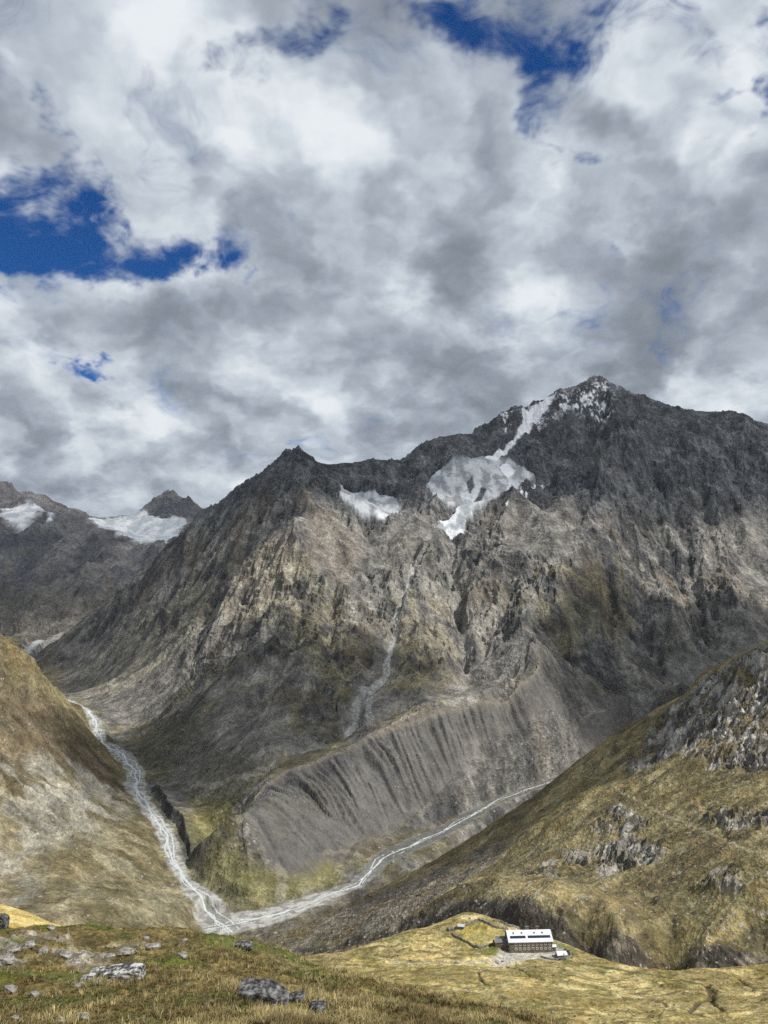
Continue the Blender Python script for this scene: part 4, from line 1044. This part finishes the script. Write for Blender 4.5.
for z in (1.2, 3.2, 5.2):
    for y in (-2.6, 1.2):
        if z > 5 and y > 0: continue
        w_ = mesh_obj("window", lambda bm: [box(bm, (-HL - .05, y + dy, z + dz), (.14, sy, sz)) for dy, dz, sy, sz in ((-.42, 0, .09, 1.15), (.42, 0, .09, 1.15), (0, .53, .75, .09), (0, -.53, .75, .09))], m_white, hut)
        mesh_obj("pane", lambda bm: box(bm, (-HL - .02, y, z), (.08, .76, 1.0)), m_glass, w_)
d_ = mesh_obj("door", lambda bm: box(bm, (-9.5 + 5 * 2.1, -HD - .05, 1.0), (1.2, .14, 2.3)), m_wood, hut)
mesh_obj("handle", lambda bm: box(bm, (1.4, -HD - .16, 1.0), (.06, .08, .2)), m_white, d_)
an = mesh_obj("annex", lambda bm: prism(bm, -HL - 4.6, -HL + .02, ((-2.5, -1.5), (4.5, -1.5), (4.5, 3.6), (-2.5, 3.0))), m_masonry, hut)
mesh_obj("annex_roof", lambda bm: prism(bm, -HL - 5.0, -HL - .03, ((-3.0, 3.0), (4.9, 3.68), (4.9, 3.92), (-3.0, 3.24))), m_slate, an)
mesh_obj("terrace", lambda bm: box(bm, (-1., -HD - 1.3, -.75), (21.5, 2.5, 1.5)), flat_mat("terrace_gravel", (.40, .38, .34), .9, .2, .15, 1.5, .02), hut)

def shed(px, py, L, D, H, R, wallm, roofm, label, rz=0., door=True, cat="shed"):
    p = PG.hit(px, py); e = bpy.data.objects.new("shed", None); COL.objects.link(e); e.location = (p[0], p[1] + D / 2, p[2] - .1); e.rotation_euler = (0, 0, rz)
    tag(e, label, cat)
    mesh_obj("wall", lambda bm: prism(bm, -L / 2, L / 2, ((-D / 2, -.8), (D / 2, -.8), (D / 2, H), (0, H + R), (-D / 2, H))), wallm, e)
    k = R / (D / 2)
    mesh_obj("roof", lambda bm: prism(bm, -L / 2 - .25, L / 2 + .25, ((-D / 2 - .3, H - .3 * k + .03), (0, H + R + .03), (D / 2 + .3, H - .3 * k + .03), (D / 2 + .3, H - .3 * k + .18), (0, H + R + .18), (-D / 2 - .3, H - .3 * k + .18))), roofm, e)
    if door: mesh_obj("door", lambda bm: box(bm, (L * .15, -D / 2 - .04, .85), (.8, .1, 1.7)), m_wood, e)
m_stonehut = lichen_mat("shed_stone", (.20, .195, .18), (.09, .085, .08), (.34, .33, .31), 1.6, .12)
shed(461.5, 929.5, 3.3, 2.6, 1.6, .6, m_stonehut, flat_mat("pale_sheet_roof", (.42, .44, .48), .6, .3, .06, 1.), "small shed with pale grey roof at the corner of the paddock wall", -.2)
shed(450.6, 931.5, 2.4, 2.0, 1.3, .45, m_stonehut, m_slate, "tiny grey stone shed outside the paddock corner", .3)
shed(553.5, 951.3, 2.6, 2.2, 2.2, .5, m_stonehut, m_roof, "little white-roofed store close to the hut's right gable end", .1)
shed(562.0, 957.2, 4.6, 3.4, 1.1, .9, m_stonehut, m_roof, "low white-roofed store inside the curved stone wall", .15)
shed(498.0, 947.5, 3.6, 3.2, 2.5, .8, m_wood, m_slate, "dark wooden shed standing just left of the hut annex", .25)
print("objects", time.time() - T0)

# ---- grass of the near slope: tussocks and short turf, uncountable
def near_grass(name, N, seed, hmin, hmax, wid, blades, dens, colA, colB, kind_label):
    r = np.random.default_rng(seed)
    px = r.uniform(-30, 620, N * 3); Yg = 1 / np.sqrt(r.uniform(1 / 62. ** 2, 1 / 15.5 ** 2, N * 3))
    x = (px - CX) / FPX * Yg * 1.09
    j = np.clip(np.searchsorted(xs, x) - 1, 0, len(xs) - 2); i = np.clip(np.searchsorted(ysk, Yg) - 1, 0, len(ysk) - 2)
    u = (x - xs[j]) / (xs[j + 1] - xs[j]); v = (Yg - ysk[i]) / (ysk[i + 1] - ysk[i])
    z = (Z_K[i, j] * (1 - u) + Z_K[i, j + 1] * u) * (1 - v) + (Z_K[i + 1, j] * (1 - u) + Z_K[i + 1, j + 1] * u) * v
    stn = ST_K[i, j]
    pr = dens(x, Yg, px) * (1 - .9 * stn)
    k = np.nonzero(r.uniform(size=len(x)) < pr)[0][:N]
    x, y, z = x[k], Yg[k], z[k]; n = len(k)
    hgt = r.uniform(hmin, hmax, n) * (1 + .35 * perlin(x / 2.5, y / 2.5, seed + 3)); mixv = np.clip(.5 + .9 * perlin(x / 3.5, y / 3.5, seed + 5) + r.normal(size=n) * .22, 0, 1)
    B = blades; ang = r.uniform(0, 2 * np.pi, (n, B)); lean = r.uniform(.15, .75, (n, B)); rad = r.uniform(0, .5, (n, B)) * hgt[:, None]
    H = hgt[:, None] * r.uniform(.6, 1.1, (n, B)); ca, sa = np.cos(ang), np.sin(ang)
    bx = x[:, None] + ca * rad * .6; by = y[:, None] + sa * rad * .6; bz = np.broadcast_to(z[:, None] - .04, bx.shape)
    wx_ = -sa * wid * .5; wy_ = ca * wid * .5
    mxp = bx + ca * H * lean * .35; myp = by + sa * H * lean * .35; mz = bz + H * .6
    tx = bx + ca * H * lean + .08 * H; ty = by + sa * H * lean; tz = bz + H * (1 - .25 * lean)
    Vt = np.stack([np.stack([bx - wx_, by - wy_, bz], -1), np.stack([bx + wx_, by + wy_, bz], -1), np.stack([mxp + wx_ * .8, myp + wy_ * .8, mz], -1), np.stack([mxp - wx_ * .8, myp - wy_ * .8, mz], -1), np.stack([tx, ty, tz], -1)], 2).reshape(-1, 3)
    nb = n * B; b = np.arange(nb)[:, None] * 5
    Ft = np.concatenate([b + np.array([[0, 1, 2]]), b + np.array([[0, 2, 3]]), b + np.array([[3, 2, 4]])])
    c = lerp(np.broadcast_to(C(*colA), (n, 3)), C(*colB), mixv.astype(f32)); c = c * (1 + .25 * r.normal(size=(n, 1)))
    c = np.repeat(c[:, None], B, 1) * (1 + .2 * r.normal(size=(n, B, 1))); c = np.repeat(c.reshape(-1, 3), 5, 0)
    o = np_mesh(name, Vt, Ft, m_blade, np.clip(c, .005, .9), smooth=False); tag(o, kind_label, kind="stuff")
m_blade, nt, bs = new_mat("grass_blade"); a_ = node(nt, "ShaderNodeAttribute", attribute_name="col"); nt.links.new(a_.outputs["Color"], bs.inputs["Base Color"])
bs.inputs["Roughness"].default_value = .7; bs.inputs["Specular IOR Level"].default_value = .15
def d_straw(x, y, px):
    k = sstep(130, 380, px + 90 * perlin(x / 5, y / 5, 903)) * .8 + .05
    return np.clip(k * sstep(-.35, .35, perlin(x / 1.4, y / 1.4, 905) + .1), 0, 1)
def d_short(x, y, px): return np.clip(.75 - .35 * sstep(200, 400, px), 0, 1)
near_grass("tussock_grass", 40000, 31, .18, .40, .024, 9, d_straw, (.11, .085, .036), (.33, .27, .125), "straw-coloured tussock grass on the near slope")
near_grass("short_grass", 60000, 33, .05, .15, .022, 7, d_short, (.060, .066, .022), (.145, .120, .050), "short brown-green turf on the near slope")
print("grass", time.time() - T0)
# ================================================================== LIGHT, SKY, CAMERA
SUN_AZ, SUN_EL = math.radians(116), math.radians(51)     # clockwise from the view direction, height
sdir = Vector((math.sin(SUN_AZ) * math.cos(SUN_EL), math.cos(SUN_AZ) * math.cos(SUN_EL), math.sin(SUN_EL)))
sl = bpy.data.lights.new("sun", 'SUN'); sl.energy = 5.0; sl.angle = math.radians(.55); sl.color = (1., .96, .89)
so = bpy.data.objects.new("sun", sl); COL.objects.link(so); so.rotation_euler = (-sdir).to_track_quat('-Z', 'Y').to_euler()

w = bpy.data.worlds.new("World"); SC.world = w; w.use_nodes = True; nt = w.node_tree; ln = nt.links.new
bg = nt.nodes["Background"]
sky = node(nt, "ShaderNodeTexSky", sky_type='NISHITA', sun_disc=False, sun_elevation=SUN_EL, sun_rotation=SUN_AZ, altitude=2500.)
BG = .10
bg.inputs["Strength"].default_value = BG
tc = node(nt, "ShaderNodeTexCoord"); D = tc.outputs["Generated"]
sep = node(nt, "ShaderNodeSeparateXYZ"); ln(D, sep.inputs[0])
OFF = .52
zz = math_n(nt, "MAXIMUM", sep.outputs[2], 0.0); den = math_n(nt, "ADD", zz, OFF)
cmb = node(nt, "ShaderNodeCombineXYZ"); ln(math_n(nt, "DIVIDE", sep.outputs[0], den), cmb.inputs[0]); ln(math_n(nt, "DIVIDE", sep.outputs[1], den), cmb.inputs[1])
P0 = cmb.outputs[0]      # a point on the cloud deck overhead
def skyp(px, py):
    t, s = ray(px, py); l = math.sqrt(1 + t * t + s * s); z = max(s / l, 0); return (t / l / (z + OFF), 1 / l / (z + OFF))
def warp(scale, amt, detail, z=0.):
    n = node(nt, "ShaderNodeTexNoise", noise_dimensions='2D', i_Scale=scale, i_Detail=detail, i_Roughness=.6)
    v = node(nt, "ShaderNodeVectorMath", operation="ADD"); ln(P0, v.inputs[0]); v.inputs[1].default_value = (z, z, z); ln(v.outputs[0], n.inputs["Vector"])
    o = node(nt, "ShaderNodeVectorMath", operation="SUBTRACT"); ln(n.outputs["Color"], o.inputs[0]); o.inputs[1].default_value = (.5, .5, .5)
    m = node(nt, "ShaderNodeVectorMath", operation="MULTIPLY_ADD"); ln(o.outputs[0], m.inputs[0]); m.inputs[1].default_value = (amt, amt, 0); ln(P0, m.inputs[2])
    return m.outputs[0]
WA = warp(2.2, .45, 4.); WB = warp(4.5, .34, 5., 3.3)
def cnoise(off, sc, det=8., rough=.56, src=None):
    v = node(nt, "ShaderNodeVectorMath", operation="ADD"); ln(src or WA, v.inputs[0]); v.inputs[1].default_value = off
    n = node(nt, "ShaderNodeTexNoise", noise_dimensions='2D', i_Scale=sc, i_Detail=det, i_Roughness=rough); ln(v.outputs[0], n.inputs["Vector"]); return n.outputs["Fac"]
def blobs(lst):
    """soft patches of the cloud deck, in deck coordinates"""
    acc = None
    for px, py, rx, ry, a in lst:
        c = skyp(px, py); ex = skyp(px + rx, py); up = skyp(px, py - ry); dn = skyp(px, py + ry)
        sx = abs(ex[0] - c[0]) + 1e-4; sy = abs(up[1] - dn[1]) / 2 + 1e-4
        v = node(nt, "ShaderNodeVectorMath", operation="SUBTRACT"); ln(WB, v.inputs[0]); v.inputs[1].default_value = (c[0], c[1], 0)
        v2 = node(nt, "ShaderNodeVectorMath", operation="MULTIPLY"); ln(v.outputs[0], v2.inputs[0]); v2.inputs[1].default_value = (1 / sx, 1 / sy, 0)
        l = node(nt, "ShaderNodeVectorMath", operation="LENGTH"); ln(v2.outputs[0], l.inputs[0])
        g = math_n(nt, "MULTIPLY", mapr(nt, l.outputs["Value"], 0, 1.7, 1, 0, True), a)
        acc = g if acc is None else math_n(nt, "ADD", acc, g)
    return acc
holes = blobs([(60,245,120,40,1.0),(150,245,50,22,.12),(15,190,44,40,.7),(60,180,40,20,.3),(235,30,34,28,.55),(300,18,44,34,.6),(258,68,18,18,.3),(505,25,80,50,.75),(578,88,56,34,.72),(430,12,50,26,.36),(640,30,40,20,.2),(612,128,26,16,.5),(750,125,26,22,.6),(730,8,40,18,.45),(85,381,26,9,.7),(625,210,20,9,.35),(225,270,22,9,.38),(540,130,18,12,.28),(500,205,20,10,.2)])
n1 = cnoise((3.1, 1.7, .4), 3.0, 3., .5); n1b = cnoise((5.1, 1.7, .4), 8.5, 9., .62)
dens = math_n(nt, "ADD", math_n(nt, "MULTIPLY_ADD", n1, 1.3, -.65), math_n(nt, "MULTIPLY_ADD", n1b, 1.6, -.8))
dens = math_n(nt, "SUBTRACT", math_n(nt, "ADD", dens, .62), holes)
dens = math_n(nt, "ADD", dens, mapr(nt, zz, .05, .5, .28, 0))
alpha = mapr(nt, dens, -.22, .56, 0, 1, True)
dark = blobs([(640,270,190,70,.40),(330,270,140,60,.18),(205,325,110,42,.26),(40,405,110,34,.34),(520,370,170,44,.36),(430,330,120,40,.14),(40,40,90,60,.05),(740,330,80,50,.25),(130,470,220,16,.22),(620,345,90,30,.2),(230,190,100,34,.10)])
lite = blobs([(215,110,130,80,.20),(280,95,70,50,.06),(390,255,50,26,.40),(530,325,70,26,.46),(470,90,90,50,.25),(680,180,90,44,.34),(120,268,60,24,.32),(30,280,50,30,.2),(170,420,70,20,.30),(60,512,70,20,.35),(735,395,90,28,.45),(640,120,80,40,.2),(345,390,40,16,.25),(330,170,110,40,.08),(700,50,60,40,.15),(390,410,60,20,.25),(270,300,30,16,.25),(60,350,60,16,.2),(150,440,90,20,.2)])
# heaped cloud relief: billows (folded noise) at three sizes, each lit from the sun's side
def billow(off, sc, src, d=(0, 0)):
    v = node(nt, "ShaderNodeVectorMath", operation="ADD"); ln(src, v.inputs[0]); v.inputs[1].default_value = (off + d[0], off * .7 + d[1], off * .3)
    n = node(nt, "ShaderNodeTexVoronoi", feature='SMOOTH_F1', voronoi_dimensions='2D', i_Scale=sc); n.inputs["Smoothness"].default_value = .9; n.inputs["Detail"].default_value = 2.5; n.inputs["Roughness"].default_value = .5
    ln(v.outputs[0], n.inputs["Vector"]); return n.outputs["Distance"]
WC = warp(6., .16, 4., 7.7)
relief = None
for off, sc, st, am in ((1.3, 4.2, .08, 1.0), (4.1, 10.0, .035, .40)):
    r_ = math_n(nt, "MULTIPLY", math_n(nt, "SUBTRACT", billow(off, sc, WC, (st * .9, -st * .5)), billow(off, sc, WC)), am)
    relief = r_ if relief is None else math_n(nt, "ADD", relief, r_)
n2 = cnoise((8.3, 2.2, 1.4), 3.4, 5., .5)
n4 = cnoise((1.3, 7.2, 2.4), 9., 7., .6, WB)
sh = math_n(nt, "SUBTRACT", .60, math_n(nt, "MULTIPLY", math_n(nt, "SUBTRACT", n2, .5), 1.2))
sh = math_n(nt, "SUBTRACT", sh, math_n(nt, "MULTIPLY", math_n(nt, "SUBTRACT", n4, .5), .36))
sh = math_n(nt, "ADD", math_n(nt, "SUBTRACT", sh, dark), lite)
sh = math_n(nt, "ADD", sh, relief)
sh = math_n(nt, "ADD", sh, mapr(nt, dens, .2, .7, .12, 0))
sh = math_n(nt, "MULTIPLY_ADD", sh, .62, .20)
cr = node(nt, "ShaderNodeValToRGB"); ln(sh, cr.inputs[0]); e = cr.color_ramp.elements; cr.color_ramp.interpolation = 'B_SPLINE'
e[0].position = 0.; e[0].color = (.22, .25, .29, 1); e[1].position = 1.; e[1].color = (.93, .97, 1., 1)
for p, c in ((.25, (.265, .305, .36, 1)), (.5, (.42, .475, .55, 1)), (.75, (.66, .73, .80, 1))):
    q = e.new(p); q.color = c
cs_ = node(nt, "ShaderNodeVectorMath", operation="SCALE"); ln(cr.outputs[0], cs_.inputs[0]); cs_.inputs["Scale"].default_value = .92 / BG
sb = node(nt, "ShaderNodeVectorMath", operation="MULTIPLY"); ln(sky.outputs[0], sb.inputs[0]); sb.inputs[1].default_value = (.09, .43, .88)
mx = node(nt, "ShaderNodeMix", data_type='RGBA'); ln(alpha, mx.inputs[0]); ln(sb.outputs[0], mx.inputs[6]); ln(cs_.outputs[0], mx.inputs[7])
ln(mx.outputs[2], bg.inputs["Color"])
w.cycles.sampling_method = 'MANUAL'; w.cycles.sample_map_resolution = 512

# unseen clouds outside the frame, placed toward the sun to shade the slopes
def shade_cloud(target, radius, dist, label, sq=1.0, seed=0, rot=0., thick=.45, dens=.0028):
    c = Vector(target) + sdir * dist
    bm = bmesh.new(); bmesh.ops.create_icosphere(bm, subdivisions=5, radius=1.)
    co = np.array([v.co[:] for v in bm.verts])
    nzx = perlin(co[:, 0] * 1.4 + seed, co[:, 1] * 1.4 + co[:, 2], seed) + .5 * perlin(co[:, 0] * 3.3, co[:, 1] * 3.3 + co[:, 2] * 2 + seed, seed + 1) + .25 * perlin(co[:, 0] * 8, co[:, 1] * 8 + co[:, 2] * 5, seed + 2)
    for v, n in zip(bm.verts, nzx):
        k = 1 + .42 * float(n)
        v.co = Vector((v.co.x * radius * sq * k, v.co.y * radius * k, v.co.z * radius * thick * k * (1. if v.co.z > 0 else .6)))
    me = bpy.data.meshes.new("cloud"); bm.to_mesh(me); bm.free(); me.materials.append(vapour(dens))
    o = bpy.data.objects.new("cloud", me); COL.objects.link(o); o.location = c; o.rotation_euler = (0, 0, rot)
    return tag(o, label, "cloud", "unseen clouds placed to shade the slopes")
def vapour(dens):
    m, nt, bs = new_mat("cloud_vapour"); nt.nodes.remove(bs)
    vp = node(nt, "ShaderNodeVolumePrincipled", i_Density=dens); vp.inputs["Color"].default_value = (.95, .96, .98, 1); vp.inputs["Anisotropy"].default_value = .3
    nt.links.new(vp.outputs[0], nt.nodes["Material Output"].inputs["Volume"]); return m
CLOUDS = True
if CLOUDS:
    shade_cloud((250, 3110, 600), 770, 3600, "broad unseen cloud placed to shade the snowy main summit", 2.1, 3)
    shade_cloud((-2700, 6200, 200), 2000, 11500, "very wide unseen cloud bank placed to shade the distant glacier range", 1.3, 8, dens=.0009)
    shade_cloud((-330, 1640, -300), 350, 2400, "small unseen cloud placed to shade the lower end of the rubble ridge", 1.0, 11, dens=.008)
    shade_cloud((800, 1960, -220), 400, 2900, "unseen cloud placed to shade the grey apron below the summit", 1.3, 14, dens=.008)
    shade_cloud((-570, 2360, 70), 185, 3000, "small unseen cloud added to shade the left shoulder of the dark pyramid peak", 1.3, 21, dens=.009)
    shade_cloud((245, 930, -225), 92, 1500, "little unseen cloud added to darken the shoulder of the right-hand hillside", 1.7, 17, dens=.03)  # added cloud: darkens the flank that turns away from the sun

# thin mountain air
m_haze, nt, bs = new_mat("mountain_air"); nt.nodes.remove(bs)
vp = node(nt, "ShaderNodeVolumePrincipled", i_Density=1.0e-5); vp.inputs["Color"].default_value = (.80, .88, 1., 1); vp.inputs["Anisotropy"].default_value = .2
nt.links.new(vp.outputs[0], nt.nodes["Material Output"].inputs["Volume"])
HAZE = True
if HAZE:
    a = 41000.; zb, zt = -471.5, 1080.
    hv = np.array([(x, y, z) for z in (zb, zt) for y in (-a, a) for x in (-a, a)])
    hf = np.array([[0, 2, 3, 1], [4, 5, 7, 6], [0, 1, 5, 4], [2, 6, 7, 3], [0, 4, 6, 2], [1, 3, 7, 5]])
    tag(np_mesh("haze", hv, hf, m_haze, smooth=False), kind="stuff")

cam = bpy.data.cameras.new("camera"); co = bpy.data.objects.new("camera", cam); COL.objects.link(co)
co.location = (0, 0, 0); co.rotation_euler = (math.radians(90) + PITCH, 0, 0)
cam.sensor_fit = 'VERTICAL'; cam.sensor_height = 36.; cam.lens = FPX / 1024 * 36; cam.clip_start = .1; cam.clip_end = 100000
SC.camera = co
vs = SC.view_settings; vs.view_transform = 'Standard'; vs.look = 'None'; vs.gamma = 1; vs.exposure = 0.; vs.use_curve_mapping = False
SC.cycles.volume_bounces = 0; SC.cycles.max_bounces = 4; SC.cycles.diffuse_bounces = 2; SC.cycles.use_adaptive_sampling = True; SC.cycles.adaptive_threshold = .02
SC.cycles.use_denoising = False; SC.cycles.denoising_prefilter = 'ACCURATE'; SC.cycles.volume_step_rate = 1
print("script", time.time() - T0)
